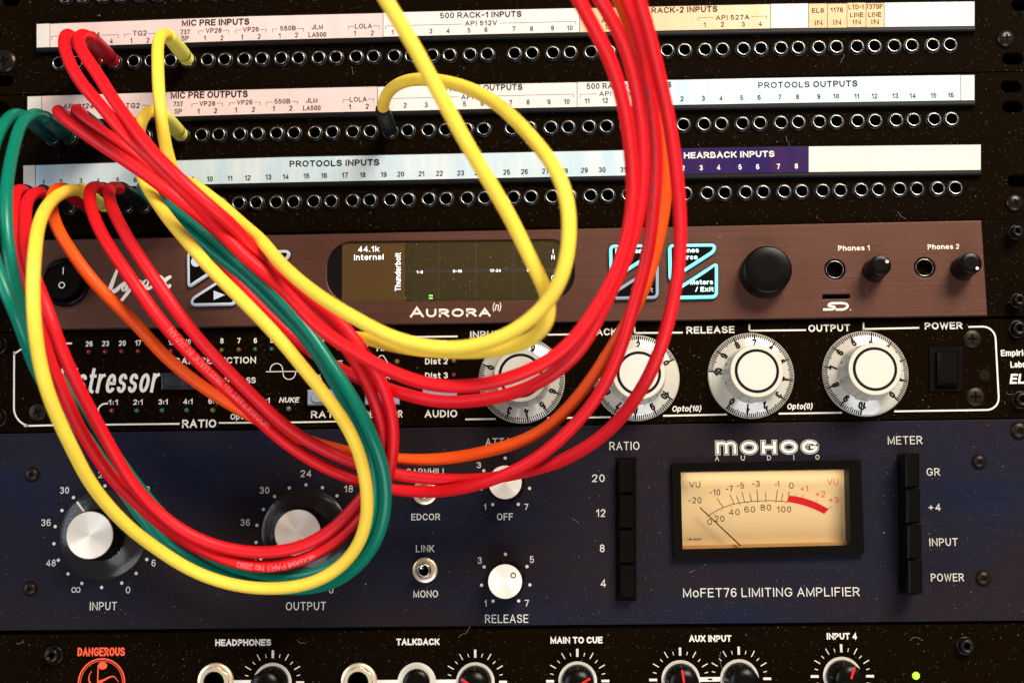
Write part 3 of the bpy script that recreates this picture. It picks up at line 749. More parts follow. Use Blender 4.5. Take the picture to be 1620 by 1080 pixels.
mb.prism(fr, list(reversed(rp(sc_px, HD))), 2.25 / 1000, HD / 1000); mb.build('display_screen', M_SCREEN, AU)
M_REFL = mat('display_reflection_brown', (0.058, 0.030, 0.009), 0.20, 0, (0.55, 0.32, 0.10), 0.03)  # warm reflection in the display glass, painted as a brown patch
mb = MB(); mb.add([fr.p(x, z, HD / 1000 + .00002) for x, z in rp([(541.5, 478), (641, 476.8), (641, 383.3), (541.5, 385)], HD)], [(0, 1, 2, 3)]); mb.build('display_reflection_patch', M_REFL, AU)
M_DW = mat('display_white', (0.8, 0.85, 0.9), 0.5, 0, (0.80, 0.90, 1.0), 0.62)
M_DG = mat('display_green', (0.2, 0.8, 0.1), 0.5, 0, (0.25, 1.0, 0.12), 0.45)
M_GRID = mat('display_grid', (0.010, 0.006, 0.003), 0.4)
M_GRID2 = mat('display_band', (0.024, 0.012, 0.006), 0.4)
def dtx(s, cx, by, h, wpx=None, **k): lettering(AU, s, cx, by, h, wpx, k.pop('wt', h * .15), M_DW, z=.05, h=HD, **k)
dtx('44.1k', 583.3, 398.4, 9, 33.5, wt=1.4); dtx('Internal', 583.5, 411.2, 9, 47, wt=1.4)
dtx('1-8', 664, 432.6, 4.6, 10, wt=.8); dtx('9-16', 723.6, 431.2, 4.6, 14, wt=.8); dtx('17-24', 783.7, 430.4, 4.6, 17, wt=.8); dtx('25-32', 842, 429.2, 4.6, 17, wt=.8)
lettering(AU, 'Thunderbolt', 634, 430, 9, 61, 1.4, M_DW, z=.05, h=HD, ang=pi / 2)
for s_, y in (('I', 401.5), ('N', 410.5), ('O', 443), ('U', 453), ('T', 463)): dtx(s_, 875, y, 7.5, wt=.9)
mb = MB()
for x0 in (641, 700, 760, 820):
    for i in range(9):
        x = x0 + i * 6.0
        for (ya, yb) in ((386, 423), (434, 471)):
            a = W(x, ya - .012 * (x - 700), HD); b = W(x, yb - .012 * (x - 700), HD); mb.bar(fr, a.x, a.z, b.x, b.z, .00018, HD / 1000 + .00002)
mb.build('meter_grid', M_GRID, AU)
mb = MB(); a = W(638, 429.5, HD); b = W(880, 426.3, HD); mb.bar(fr, a.x, a.z, b.x, b.z, .0015, HD / 1000 + .00001)
for x in (694, 753, 813):
    a = W(x, 384, HD); b = W(x, 473, HD); mb.bar(fr, a.x, a.z, b.x, b.z, .0008, HD / 1000 + .000015)
mb.build('meter_divider', M_GRID2, AU)
for y in (467.6, 471.6): seg_line(AU, [(678.5, y), (684.5, y - .1)], 2.0, M_DG, h=HD, z=.05, name='level_bar')
# logos and lettering
AP = mat('silver_ink', (0.70, 0.62, 0.52), 0.5)
def atx(s, cx, by, h, wpx=None, wt=None, **k): lettering(AU, s, cx, by, h, wpx, wt, k.pop('m_', AP), z=.05, h=HA, **k)
atx('A', 659.5, 502, 17, 22, 3.4); atx('URORA', 725, 501.2, 13.5, 102, 3.2)
atx('(', 780.5, 491, 12, 3, 1.3, slant=.1); atx('n', 785.5, 491, 12.5, 6, 1.5, slant=.25); atx(')', 791, 491, 12, 3, 1.3, slant=.1)
atx('Phones 1', 1351, 396.4, 8.2, 50, 1.5); atx('Phones 2', 1492.7, 394.3, 8.2, 50, 1.5)
def script(pts, tp, wt=5.6):
    o = W(*pts[0], HA); k = S(*pts[0], HA); q = []
    for a, b in pts: v = W(a, b, HA) - o; q.append((v.x, v.z))
    mb = MB(); ribbon(mb, Frame(o), q, wt * k, .00006, 0, False, False, tp); return mb
def smooth_pts(pts, n=6):
    out = []
    for i in range(len(pts) - 1):
        p0 = Vector(pts[max(i - 1, 0)]); p1 = Vector(pts[i]); p2 = Vector(pts[i + 1]); p3 = Vector(pts[min(i + 2, len(pts) - 1)])
        for k in range(n):
            t = k / n; out.append(tuple(0.5 * ((2 * p1) + (p2 - p0) * t + (2 * p0 - 5 * p1 + 4 * p2 - p3) * t * t + (3 * p1 - p0 - 3 * p2 + p3) * t ** 3)))
    out.append(tuple(pts[-1])); return out
mbL = MB()
for pts in ([(186, 426), (182, 436), (177.5, 448), (174, 459), (176.5, 461.5), (184, 459), (191, 452), (198, 446.5)],
            [(199, 447), (195, 454), (196, 458), (203, 453), (210, 446), (207, 455), (199, 467), (190, 478)],
            [(207, 454), (216, 447), (221, 446), (218, 456), (226, 449), (233, 445), (231, 454), (236, 456), (244, 450)],
            [(251, 437), (256, 440), (260, 450), (266, 454), (270, 450)], [(271, 437), (263, 442), (252, 453), (245, 455)]):
    sp_ = smooth_pts(pts); m2 = script(sp_, [0.75 + 0.5 * sin(pi * i / (len(sp_) - 1)) for i in range(len(sp_))])
    mbL.add([v + EN * .00001 * len(mbL.f) / 20 for v in m2.v], m2.f)
mbL.build('script_logo', AP, AU)
# SD mark
mb = MB(); fo = Frame(W(1304, 491.5, HA)); k = S(1304, 491, HA)
for pts in ([(0, 2), (14, 2), (18, 6), (6, 8), (10, 12), (22, 12)], [(20, 1.6), (31, 1.6), (38, 6), (36, 11), (26, 12.2)]):
    ribbon(mb, fo, [(a * k, b * k) for a, b in fillet([(x, y, 3) for x, y in pts], False, 4)], 3.6 * k, .00005 + len(mb.f) * 1e-6)
mb.disc(fo, 1.0 * k, .00005, 8, 0, 41.5 * k, 1 * k); mb.build('card_slot_logo', AP, AU)
mb = MB(); mb.add([fr.p(x, z, .0008) for x, z in rp([(1299, 462), (1347, 461.5), (1347, 475), (1299, 475.5)], .8)], [(3, 2, 1, 0)]); mb.build('card_slot', M_VOID, AU)
for (x, y) in jk:
    f2 = Frame(base_of(x, y, HA)); k = S(x, y, HA); mb = MB()
    mb.lathe(f2, [(16.4 * k, .0038), (16.4 * k, .0012), (14.2 * k, .0012)], 32, 1, cap=False)
    mb.lathe(f2, [(14.4 * k, .0012), (14.4 * k, .0036), (13.6 * k, .0040), (12.8 * k, .0036), (12.4 * k, -.012)], 32, 0, cap=False)
    mb.lathe(f2, [(12.3 * k, .0030), (12.3 * k, -.0118)], 24, 1, cap=False); mb.disc(f2, 12.4 * k, -.0117, 24, 1)
    mb.build('headphone_jack', [M_NICKEL, M_VOID], AU)
def knob_black(parent, px, py, htop, r_px, base_r=None, z0=HA, dot=None, taper=.96, mats=None, name='knob', lip=.0008):
    f2 = Frame(base_of(px, py, htop)); k = S(px, py, htop) * r_px; z = z0 / 1000; t = htop / 1000
    mb = MB(); mb.lathe(f2, [(k / taper, z), (k / taper * .995, z + .0012), (k, t - lip), (k * .97, t - lip * .3), (k * .91, t), (k * .5, t)], 48, 0)
    o = mb.build(name, mats or M_PLASTIC, parent)
    if dot:
        v = W(dot[0], dot[1], htop + .05); m2 = MB(); m2.disc(Frame(Vector((v.x, 0, v.z))), 2.6 * S(*dot, htop), t + .00008, 14)
        d_ = m2.build('pointer_dot', M_PRINT, o)
    return o
knob_black(AU, 1215, 426, 15, 38.5)
knob_black(AU, 1393.5, 419.5, 17, 17, dot=(1403.5, 413.8), taper=.90)
knob_black(AU, 1536.5, 416, 17, 17.5, dot=(1546, 424.2), taper=.90)
# rocker switch
f2 = Frame(base_of(104.5, 447, HA)); k = S(104, 447, HA); mb = MB()
mb.lathe(f2, [(38.5 * k, .004), (38.5 * k, .0052), (36.5 * k, .0062), (31 * k, .0062), (30 * k, .0050)], 48, 0, cap=True)
RS = mb.build('power_switch', M_PLASTIC, AU)
mb = MB()
n_ = 40; vs = []; ring = []
for lvl, (rr, zz) in enumerate(((29 * k, .0052), (29 * k, .0075), (27.5 * k, .0086))):
    for i in range(n_):
        a = 2 * pi * i / n_; yy = sin(a) * rr; vs.append(f2.p(cos(a) * rr, yy, zz + (0 if lvl == 0 else -.0016 * (yy / (29 * k)))))
fs = [(l * n_ + i, l * n_ + (i + 1) % n_, (l + 1) * n_ + (i + 1) % n_, (l + 1) * n_ + i) for l in range(2) for i in range(n_)] + [tuple(2 * n_ + i for i in range(n_))]
mb.add(vs, fs, 0, False); mb.build('rocker', M_PLASTIC, RS)
lettering(RS, 'I', 99.6, 434, 11, None, 1.6, M_PRINT, z=.05, h=9.4, name='power_mark')
lettering(RS, '0', 97.5, 456.2, 10.5, 10.5, 1.6, M_PRINT, z=.05, h=10.4, name='power_mark')
# triangular buttons
M_CYAN = mat('cyan_lit_plastic', (0.2, 0.8, 0.85), 0.3, 0, (0.07, 0.66, 0.74), 0.55)
M_GREYB = mat('grey_blue_plastic', (0.20, 0.27, 0.33), 0.35)
M_SILV = mat('silver_plastic', (0.42, 0.48, 0.56), 0.35)
def tri_button(pts, ring_m, name='button'):
    """pts: (x,y,r) photo px outline; raised key with a bright rim and a black face"""
    hz = 6.2
    o2 = fillet([(a, b, r) for a, b, r in pts], True, 6)
    out = rp(o2, hz); ctr = (sum(a for a, _ in out) / len(out), sum(b for _, b in out) / len(out))
    if sum(out[i][0] * out[(i + 1) % len(out)][1] - out[(i + 1) % len(out)][0] * out[i][1] for i in range(len(out))) < 0: out.reverse()
    kk = S(1000, 430, hz); mb = MB(); f0 = Frame(Vector((0, 0, 0)))
    mb.prism(f0, inset(out, -1.2 * kk), .0036, .0046, 1)
    mb.prism(f0, out, .0040, hz / 1000, 0, .0005)
    mb.prism(f0, inset(out, 5.0 * kk), hz / 1000 - .0001, hz / 1000 + .00015, 1)
    return mb.build(name, [ring_m, M_PLASTIC], AU)
def btn_pair(dx, dy, mu, ml):
    """one square pair: upper-left key and lower-right key"""
    u = tri_button([(1057 + dx, 386 + dy, 8), (1133 + dx, 385 + dy, 8), (1133 + dx, 398 + dy, 7), (1058 + dx, 446 + dy, 9)], mu)
    l = tri_button([(1136 + dx, 413 + dy, 9), (1136 + dx, 471.5 + dy, 9), (1063 + dx, 473 + dy, 8), (1063 + dx, 460 + dy, 7)], ml)
    return u, l
b1 = btn_pair(-762, 11.5, M_SILV, M_SILV); b2 = btn_pair(-674, 10, M_SILV, M_SILV)
b3 = btn_pair(-93.5, 1, M_CYAN, M_GREYB); b4 = btn_pair(0, 0, M_CYAN, M_CYAN)
M_KEYTXT = mat('cyan_key_print', (0.5, 0.85, 0.88), 0.4, 0, (0.40, 0.90, 0.95), 0.5)
def key_text(o, s, cx, by, wpx, m_=M_KEYTXT): lettering(o, s, cx, by, 7.6, wpx, 1.5, m_, z=.02, h=6.35)
key_text(b3[0], 'Function', 995, 400.8, 43); key_text(b3[1], 'Select', 1016, 462.3, 34, M_GREYB)
key_text(b4[0], 'Phones', 1086.5, 399.7, 38); key_text(b4[0], 'Source', 1085, 410.6, 37)
key_text(b4[1], 'Meters', 1110, 450, 36); key_text(b4[1], '/ Exit', 1114.5, 461.2, 29)
def key_icon(o, pts): 
    mb = MB(); f0 = Frame(Vector((0, 0, 0))); c = rp(pts, 6.35)
    if sum(c[i][0] * c[(i + 1) % len(c)][1] - c[(i + 1) % len(c)][0] * c[i][1] for i in range(len(c))) < 0: c.reverse()
    mb.prism(f0, c, .0063, .00638); mb.build('key_symbol', M_SILV, o)
key_icon(b1[0], [(310 + 8 * cos(a * pi / 8), 414 + 8 * sin(a * pi / 8)) for a in range(16)])
key_icon(b1[1], [(338, 459.5), (356, 466.5), (338, 474.5)])
key_icon(b2[0], [(398, 406), (412, 406), (412, 420), (398, 420)]); key_icon(b2[1], [(426, 466), (444, 459), (444, 474)])
for x, y in ((1608, 367), (1611, 475)): make_screw(AU, x, y, 9, 'cap', 3.0)

# ------------------------------------------------------------------ dial compressor (black)
q = quad_px(XL, XR, (L_Dt(XL), L_Dt(XR)), (L_Db(XL), L_Db(XR)))
DC = root('dial_compressor', Vector((sum(a[0] for a in q) / 4, 0, sum(a[1] for a in q) / 4)), 'black compressor with four cream numbered dials and a white printed outline', 'compressor')
M_WIN = mat('clear_grey_lens', (0.26, 0.28, 0.34), 0.18, 0, coat=0.6); M_WIN2 = mat('dark_lens', (0.012, 0.016, 0.020), 0.12, coat=0.8)
faceplate('front_panel', q, 0, 3.0, [], M_BLACK, DC)
def dl(pts, wt=2.6, **k): return seg_line(DC, pts, wt, **k)
dl([(114, 543), (45, 544.5, 22), (22, 560, 22)]); dl([(22.5, 556), (22, 668, 22), (45, 673.2)]); 
dl([(22.3, 575), (22, 674, 20), (60, 673.2), (155, 671)]) if False else dl([(38, 673.4), (120, 671.5)])
dl([(643.7, 533), (724, 532)]); dl([(690, 540), (706, 539.4)], 2); dl([(866, 529.3), (906, 528.8)])
dl([(1004, 517), (1004.3, 527.6)]); dl([(1004, 526.6), (1080, 526)]); dl([(1185.5, 512.5), (1185.5, 523)]); dl([(1185.5, 523), (1275, 522)])
dl([(1366, 510), (1366.3, 522)]); dl([(1366, 520.3), (1454, 518.4)])
dl([(1532, 517), (1574, 516, 20), (1581, 648, 20), (1560, 648.2), (1414.7, 650.4)])
dl([(736, 663), (784, 662.4)]); dl([(866, 661), (966, 659.6)]); dl([(1049, 657.4), (1150, 655.4)]); dl([(1232, 654), (1332, 652.5)])
dl([(171, 638), (155, 638.5, 12), (155, 671.5, 10), (284, 670)]); dl([(346, 668.6), (450, 668), (556, 666, 10), (560, 645, 8), (560, 640)], 2.4)
def dtxt(s, cx, by, h, wpx=None, wt=None, **k): lettering(DC, s, cx, by, h, wpx, wt or h * .19, k.pop('m_', M_PRINT), z=.05, **k)
dtxt('INPUT', 767.5, 534.3, 11.2, 48); dtxt('ATTACK', 943, 530.6, 11.2, 66); dtxt('RELEASE', 1124, 527.2, 11.2, 76); dtxt('OUTPUT', 1312, 524.4, 11.4, 66); dtxt('POWER', 1493, 520.6, 11.2, 59.5)
for s_, x, y in (('26', 141, 548), ('23', 167, 547.5), ('20', 193.4, 547), ('17', 218.6, 546.5), ('14', 245, 546), ('12', 271, 545.5), ('10', 297, 545), ('9', 324, 544), ('8', 351, 543.3), ('7', 378, 543), ('6', 404, 542.8), ('5', 430, 542.3), ('4', 457, 541.8), ('3', 483, 541.4), ('2', 511, 541), ('1', 536, 540.5)):
    dtxt(s_, x, y, 8.6, None, 1.5)
for i, (x, y) in enumerate(((141, 557), (167, 556.5), (193, 556), (219, 555.5), (245, 555.2), (271, 555), (297, 554.7), (324, 554.3), (351, 554), (378, 553.3), (404, 552.8), (430, 552.5), (457, 552.2), (483, 552), (509, 551.8), (535, 551.6))):
    led(DC, x, y, 4.0, (0.16, .004, .008) if i < 7 else (0.10, .062, .006) if i < 10 else (.012, .055, .028))
dtxt('GAIN REDUCTION', 340, 575.4, 10.5, 130, 1.9); dtxt('BYPASS', 380, 606.3, 9.6, 49, 1.7)
lettering(DC, 'Distressor', 169, 621.5, 40, 158, 5.0, M_PRINT, z=.05, slant=.17, gap=.44)
for s_, x, y in (('1:1', 179, 640.3), ('2:1', 218.3, 640), ('3:1', 258, 639.6), ('4:1', 297.4, 639), ('6:1', 337, 638.5), ('10:1', 377, 638), ('20:1', 416, 637.4)): dtxt(s_, x, y, 8.4, 15 if len(s_) < 4 else 22, 1.5)
for x, y, c in ((177.6, 649.6, (.16, .004, .008)), (217, 649.6, (.012, .07, .035)), (257, 649, (.012, .07, .035)), (296, 648.6, (.012, .07, .035)), (337, 648.3, (.12, .085, .008)), (377, 648, (.12, .085, .008)), (416, 647.5, (.12, .085, .008)), (457, 646.5, (.10, .095, .085))): led(DC, x, y, 4.3, c)
dtxt('NUKE', 457, 636.6, 8.4, 31, 1.6, slant=.22); dtxt('RATIO', 315, 676.2, 12.8, 54, 2.4); dtxt('Opto', 378, 663.2, 9, 27, 1.6)
dtxt('RATIO', 519, 660.8, 11.5, 54, 2.1); dtxt('DETECTOR', 607, 660.4, 11.5, 59.5, 1.8); dtxt('AUDIO', 697.7, 660, 11.8, 51.5, 2.2)
dtxt('HP', 605, 555.2, 10, 18); dtxt('Dist 2', 690.5, 576, 9.6, 36, 1.7); dtxt('Dist 3', 690.5, 598.5, 9.6, 36, 1.7); dtxt('LINE', 528, 578.6, 8.4, 28, 1.4); dtxt('1% THD', 517, 601, 9, 46, 1.4)
dl([(577, 551), (588, 540)], 1.4); sp_ = smooth_pts([(588, 585), (594, 577), (600, 564), (606, 562.5), (612, 571), (617, 577.5), (624, 579.5)]); dl(sp_, 1.3)
sp_ = smooth_pts([(606, 600), (611, 598), (613, 596), (617, 600)]); dl(sp_, 1.3)
dl([(421, 587.8), (472, 587.2)], 1.3); dl([(427, 587.5), (429, 575, 8), (446, 574.6, 8), (449, 600, 8), (466, 599.6, 8), (468, 587)], 1.3)
led(DC, 628, 572, 4.6, (.11, .065, .012)); led(DC, 626, 549, 3.6, (.01, .03, .016)); led(DC, 718, 570.5, 4.4, (.07, .045, .02)); led(DC, 718, 593, 4.2, (.09, .006, .008))
def push_button(x0, y0, x1, y1, m_, hz=3.5):
    c = rp([(x0, y1), (x1, y1 - .5), (x1, y0 - .5), (x0, y0)], hz); f0 = Frame(Vector((0, 0, 0))); mb = MB(); k = S(x0, y0, hz)
    mb.prism(f0, inset(c, -1.5 * k), 0, .0005, 1); mb.prism(f0, c, .0004, hz / 1000, 0, .0005)
    cx = sum(a for a, _ in c) / 4; cz = sum(b for _, b in c) / 4; hw = (c[1][0] - c[0][0]) * .40; hh = (c[2][1] - c[1][1]) * .36
    ring = rrect(cx - hw, cz - hh, cx + hw, cz + hh, hh * .9); mb.prism(f0, ring, hz / 1000 - .0001, hz / 1000 + .0007, 0, .0004)
    return mb.build('push_button', [m_, M_VOID], DC)
push_button(486, 616, 541, 641, M_WIN); push_button(577, 615, 631.5, 640, M_WIN); push_button(668, 613, 723, 638, M_WIN); push_button(255, 589, 310, 616, M_WIN2)
# power rocker, screws
f0 = Frame(Vector((0, 0, 0))); mb = MB(); c = rp([(1470, 620), (1524, 619), (1524, 547), (1470, 548)], .8); mb.prism(f0, c, 0, .0009, 0, .0003)
PS = mb.build('power_switch', M_PLASTIC_M, DC); mb = MB(); c = rp([(1481, 611), (1515, 610.5), (1515, 556), (1481, 556.5)], 1.0); mb.prism(f0, c, .0008, .0040, 0, .0012)
mb.build('rocker', M_PLASTIC, PS)
for x, y, r in ((1540, 535, 12.5), (1545, 627, 13), (57.5, 651, 12), (56, 560, 12)): make_screw(DC, x, y, r, 'flat', 0, M_BRONZE_SCREW, rot=random.random())
M_FILL = mat('filled_hole', (0.008, 0.005, 0.002), 0.8, spec=0.05); mb = MB(); mb.disc(foot_frame(1558, 593, 0), 9 * S(1558, 593), .00005, 24); mb.build('filled_screw_hole', M_FILL, DC)
lettering(DC, 'Empirical', 1583.7, 563.2, 10, 52, 1.8, M_PRINT, z=.05, align='l'); lettering(DC, 'Labs', 1598.8, 581.4, 10, 24, 1.8, M_PRINT, z=.05, align='l'); lettering(DC, 'EL8', 1597.5, 607, 16, 36, 3.2, M_PRINT, z=.05, slant=.2, align='l')
dtxt('Opto(10)', 1086, 650.6, 9.2, 46, 1.6, slant=.2); dtxt('Opto(0)', 1265, 647, 9.2, 40, 1.6, slant=.2)
make_screw(DC, 1611, 520, 11, 'cap', 0); make_screw(DC, 1616, 632, 11, 'cap', 0); make_screw(DC, -6, 545, 12, 'cap', 0); make_screw(DC, -6, 660, 12, 'cap', 0)

def cream_dial(px, py, cap_px, cap_py, a0, step, label):
    """px,py: centre of the skirt; a0: clockwise angle of figure 0; step: degrees per figure (towards 10, anticlockwise)"""
    hs = 2.6; o = base_of(px, py, hs); f2 = Frame(o); k = S(px, py, hs); 
    mb = MB()
    mb.lathe(f2, [(68.3 * k, .0006), (68.6 * k, .0012), (66.5 * k, .0018), (60 * k, .0024), (47 * k, .0036), (43.5 * k, .0040)], 96, 0, cap=False)
    D = mb.build('dial', mat('dial_skirt', (0.42, 0.39, 0.32), 0.22, coat=0.7), DC, label=label)
    kt = k * .967
    mb = MB()
    mod = lambda a, kk: 1 - (.075 * max(0, cos(9 * a + .5)) ** 6 if kk <= 2 else 0)
    mb.lathe(f2, [(45.5 * k, .0036), (44.8 * k, .0060), (43.4 * kt, .0165), (42.9 * kt, .0180), (42.2 * kt, .0190)], 108, 0, cap=False, mod=mod)
    mb.lathe(f2, [(42.2 * kt, .0190), (41.4 * kt, .0193), (35.6 * kt, .0193), (35.3 * kt, .0193)], 96, 0, smooth=False, cap=False)
    mb.lathe(f2, [(35.4 * kt, .0193), (30.6 * kt, .0193)], 64, 1, cap=False)
    mb.lathe(f2, [(30.9 * kt, .0192), (30.8 * kt, .0194), (30.5 * kt, .0195), (15 * kt, .0195)], 64, 2, smooth=False)
    mb.build('knob_grip', [M_CREAM, M_INK, M_CREAM2], D)
    # figures stand with their tops outward, graduations along the rim
    mt = MB(); e = 0
    for n in range(101):
        a = radians(a0 + step * n / 10); big = n % 10 == 0; mid = n % 5 == 0
        ri = 56.4 if big else (59.0 if mid else 60.6); ro = 67.3
        def zz(r): return (.0024 + (60 - r) / 13 * .0012 if r < 60 else .0024 - (r - 60) / 6.5 * .0006 if r < 66.5 else .0018 - (r - 66.5) / 2.1 * .0006) + .00008
        wd = (2.7 if big else 1.8) * k; ca, sa = cos(a), sin(a)
        vs = []
        for r in (ri, 60.5 if ri < 60.5 else ri, 66.5, ro):
            for sgn in (-1, 1): vs.append(f2.p(r * k * sa + sgn * wd / 2 * ca, r * k * ca - sgn * wd / 2 * sa, zz(r)))
        mt.add(vs, [(0, 1, 3, 2), (2, 3, 5, 4), (4, 5, 7, 6)])
    mt.build('graduations', M_INK, D)
    for n in range(11):
        a = radians(a0 + step * n); r = 46.6 * k
        tw, st = layout(str(n)); H = 11.6 * k; wt = 2.7 * k; ih = H - wt; mn = MB(); e = 0
        f3 = Frame(f2.p(r * sin(a), r * cos(a), 0), 0)
        ex = Vector((cos(a), -sin(a))); ey = Vector((sin(a), cos(a)))
        for pts, closed, sq in st:
            q3 = []
            for u, v in pts:
                w_ = ex * ((u - tw / 2) * ih * 1.0) + ey * (wt / 2 + v * ih - H * .0); q3.append((w_.x, w_.y))
            b0 = len(mn.v); ribbon(mn, f3, q3, wt, 0, 0, closed, sq); e += .00001
            for i in range(b0, len(mn.v)):
                v3 = mn.v[i]; rr = math.hypot(v3.x - o.x, v3.z - o.z) / k
                mn.v[i] = Vector((v3.x, -(.0024 + (60 - rr) / 13 * .0012 + .00016 + e), v3.z))
        mn.build('figure', M_INK, D)
    return D
cream_dial(825, 600.5, 830, 590, 292.4, -30.2, 'dial with figure 4 at the bottom'); cream_dial(1007, 597, 1018, 589, 64.5, -30.2, 'dial with figure 2 at the top')
cream_dial(1188.5, 593.5, 1199, 586, 217.6, -30.1, 'dial with figures 8 and 7 at the top'); cream_dial(1370, 590.4, 1387, 584, 131.5, -30.2, 'dial with figures 5 and 4 at the top')

# ------------------------------------------------------------------ limiting amplifier (blue)
q = quad_px(XL, XR, (L_Mt(XL), L_Mt(XR)), (L_Mb(XL), L_Mb(XR)))
LA = root('limiting_amplifier', Vector((sum(a[0] for a in q) / 4, 0, sum(a[1] for a in q) / 4)), 'dark blue two unit limiting amplifier with an amber lit needle meter', 'limiting amplifier')
holes = [rp([(1072, 878), (1362, 870), (1357, 732), (1068, 738)], 0)]
faceplate('front_panel', q, 0, 3.0, holes, M_BLUE, LA, bevel=0.35)
def mt_(s, cx, by, h, wpx=None, wt=1.5, par=None, **k): lettering(par or LA, s, cx, by, h, wpx, wt, k.pop('m_', M_ENGR), z=.04, **k)
for x, y, r in ((49, 750, 11), (46, 931, 11), (1550.5, 729.5, 11.5), (1557, 914, 12)): make_screw(LA, x, y, r, 'phillips', 0, M_BRONZE_SCREW, rot=random.uniform(.2, 1.2))
make_screw(LA, 1614, 680, 14, 'phillips', 0, M_BRONZE_SCREW)
mt_('INPUT', 163.3, 964.6, 12.8, 43); mt_('OUTPUT', 483.9, 964.6, 12.8, 63.5)
for cx0 in (163.5, 483.0):
    cy0 = 848 if cx0 < 200 else 846
    dots = MB(); f0 = Frame(W(cx0, cy0)); k = S(cx0, cy0)
    for n in list(range(-8, 9)) + [None]:
        a = radians(180 if n is None else 19.55 * n)
        dots.disc(f0, 2.6 * k, .00005, 12, 0, 78.5 * k * sin(a), 78.5 * k * cos(a))
    dots.build('scale_dots', M_ENGR, LA)
for s_, x, y, w_ in (('30', 102, 780.5, 14), ('36', 72.6, 831.5, 15), ('48', 80.5, 895.3, 15), ('0', 202.4, 938, 7), ('6', 243, 895.3, 6.5), ('18', 230, 779.5, 14), ('24', 164, 755.5, 17), ('12', 258, 828, 13)): mt_(s_, x, y, 10.6, w_, 1.3)
for s_, x, y, w_ in (('24', 484, 754, 17), ('30', 418.4, 780.4, 15), ('36', 388, 831.3, 15), ('18', 551.4, 778.2, 14), ('0', 523.9, 938, 7), ('12', 577, 827, 13), ('48', 400, 895, 15), ('6', 564, 894, 6.5)): mt_(s_, x, y, 10.6, w_, 1.3)
mt_('~', 120, 937.5, 12, 14, 1.3); mt_('~', 441, 936.5, 12, 14, 1.3)
M_SKIRT = bpy.data.materials.new('clear_skirt'); M_SKIRT.use_nodes = True; b_ = M_SKIRT.node_tree.nodes['Principled BSDF']
b_.inputs['Base Color'].default_value = (0.035, 0.028, 0.018, 1); b_.inputs['Roughness'].default_value = 0.20; b_.inputs['Alpha'].default_value = 0.30
b_.inputs['Specular IOR Level'].default_value = 0.7
def spun_metal(name, col):
    """spun aluminium: radial anisotropic look from fine ring grooves"""
    M = mat(name, col, 0.32, 0.45); b = M.node_tree.nodes['Principled BSDF']
    b.inputs['Anisotropic'].default_value = 0.85
    t = nd(M, 'ShaderNodeTangent', direction_type='RADIAL', axis='Y'); lk(M, t.outputs[0], b.inputs['Tangent'])
    return M
M_SPUN = spun_metal('spun_aluminium', (1.0, 0.90, 0.76))
def spun_knob(parent, px, py, htop, r_px, body_r, skirt_r=None, pointer=None, marker=None, nteeth=48, label=None):
    o = base_of(px, py, htop); f2 = Frame(o); k = S(px, py, htop); t = htop / 1000; k0 = S(px, py, 0)
    mb = MB(); mod = lambda a, kk: 1 - (.045 * (1 if sin(nteeth * a) > 0 else 0) if kk < 3 else 0)
    mb.lathe(f2, [(body_r * k, .0010), (body_r * k * .985, .0040), (body_r * k * .93, t - .0016), (r_px * k * 1.02, t - .0012), (r_px * k * 1.01, t - .0007)], nteeth * 4, 0, mod=mod)
    K = mb.build('knob', M_PLASTIC, parent, label=label)
    mb = MB(); mb.lathe(f2, [(r_px * k, t - .0009), (r_px * k, t - .0003), (r_px * k * .975, t), (r_px * k * .5, t), (r_px * k * .02, t)], 64, 0, smooth=False)
    # the disc keeps its origin on the axis so that the spun grooves run round it
    for i, v in enumerate(mb.v): mb.v[i] = v - Vector((o.x, 0, o.z))
    me = new_mesh('knob_cap', mb.v, mb.f, M_SPUN, mb.m, mb.s); ob = link('knob_cap', me, K, Vector((o.x, 0, o.z)) - WORLD[K]); WORLD[ob] = Vector((o.x, 0, o.z))
    if skirt_r:
        mb = MB(); mb.lathe(f2, [(skirt_r * k0, .0003), (skirt_r * k0 * 1.0, .0015), (skirt_r * k0 * .975, .0021), (skirt_r * k0 * .80, .0024), (body_r * k * .9, .0052)], 72, 0, cap=False)
        sk = mb.build('skirt', M_SKIRT, K)
        a = radians(pointer); r0, r1 = body_r * k * 1.06, skirt_r * k0 * .93; mb = MB()
        mb.bar(f2, r0 * sin(a), r0 * cos(a), r1 * sin(a), r1 * cos(a), 3.2 * k0, .0040); mb.build('pointer_line', M_PRINT, K)
    if marker:
        v = W(marker[0], marker[1], htop); mb = MB(); mb.disc(Frame(Vector((v.x, 0, v.z))), 4.6 * k, t + .00008, 20, 0, r_in=2.9 * k); mb.build('pointer_mark', M_INK, K)
    return K
spun_knob(LA, 141.5, 846, 19, 37, 42, 70, -38, label='knob with its pointer at 30'); spun_knob(LA, 470.5, 842.5, 19, 36.5, 42, 70, 72, label='knob half hidden behind two red cables')
K1 = spun_knob(LA, 799, 762.5, 14, 26.5, 31, nteeth=36); K2 = spun_knob(LA, 799, 919.3, 14, 27, 31, marker=(812, 909.6), nteeth=36, label='knob with a ring mark at upper right')
for cx0, cy0 in ((799.5, 763.5), (800, 915.8)):
    dots = MB(); f0 = Frame(W(cx0, cy0)); k = S(cx0, cy0)
    for a in (-149, -103, -60, 0, 60, 103, 149): dots.disc(f0, 2.6 * k, .00005, 12, 0, 39.2 * k * sin(radians(a)), 39.2 * k * cos(radians(a)))
    dots.build('scale_dots', M_ENGR, LA)
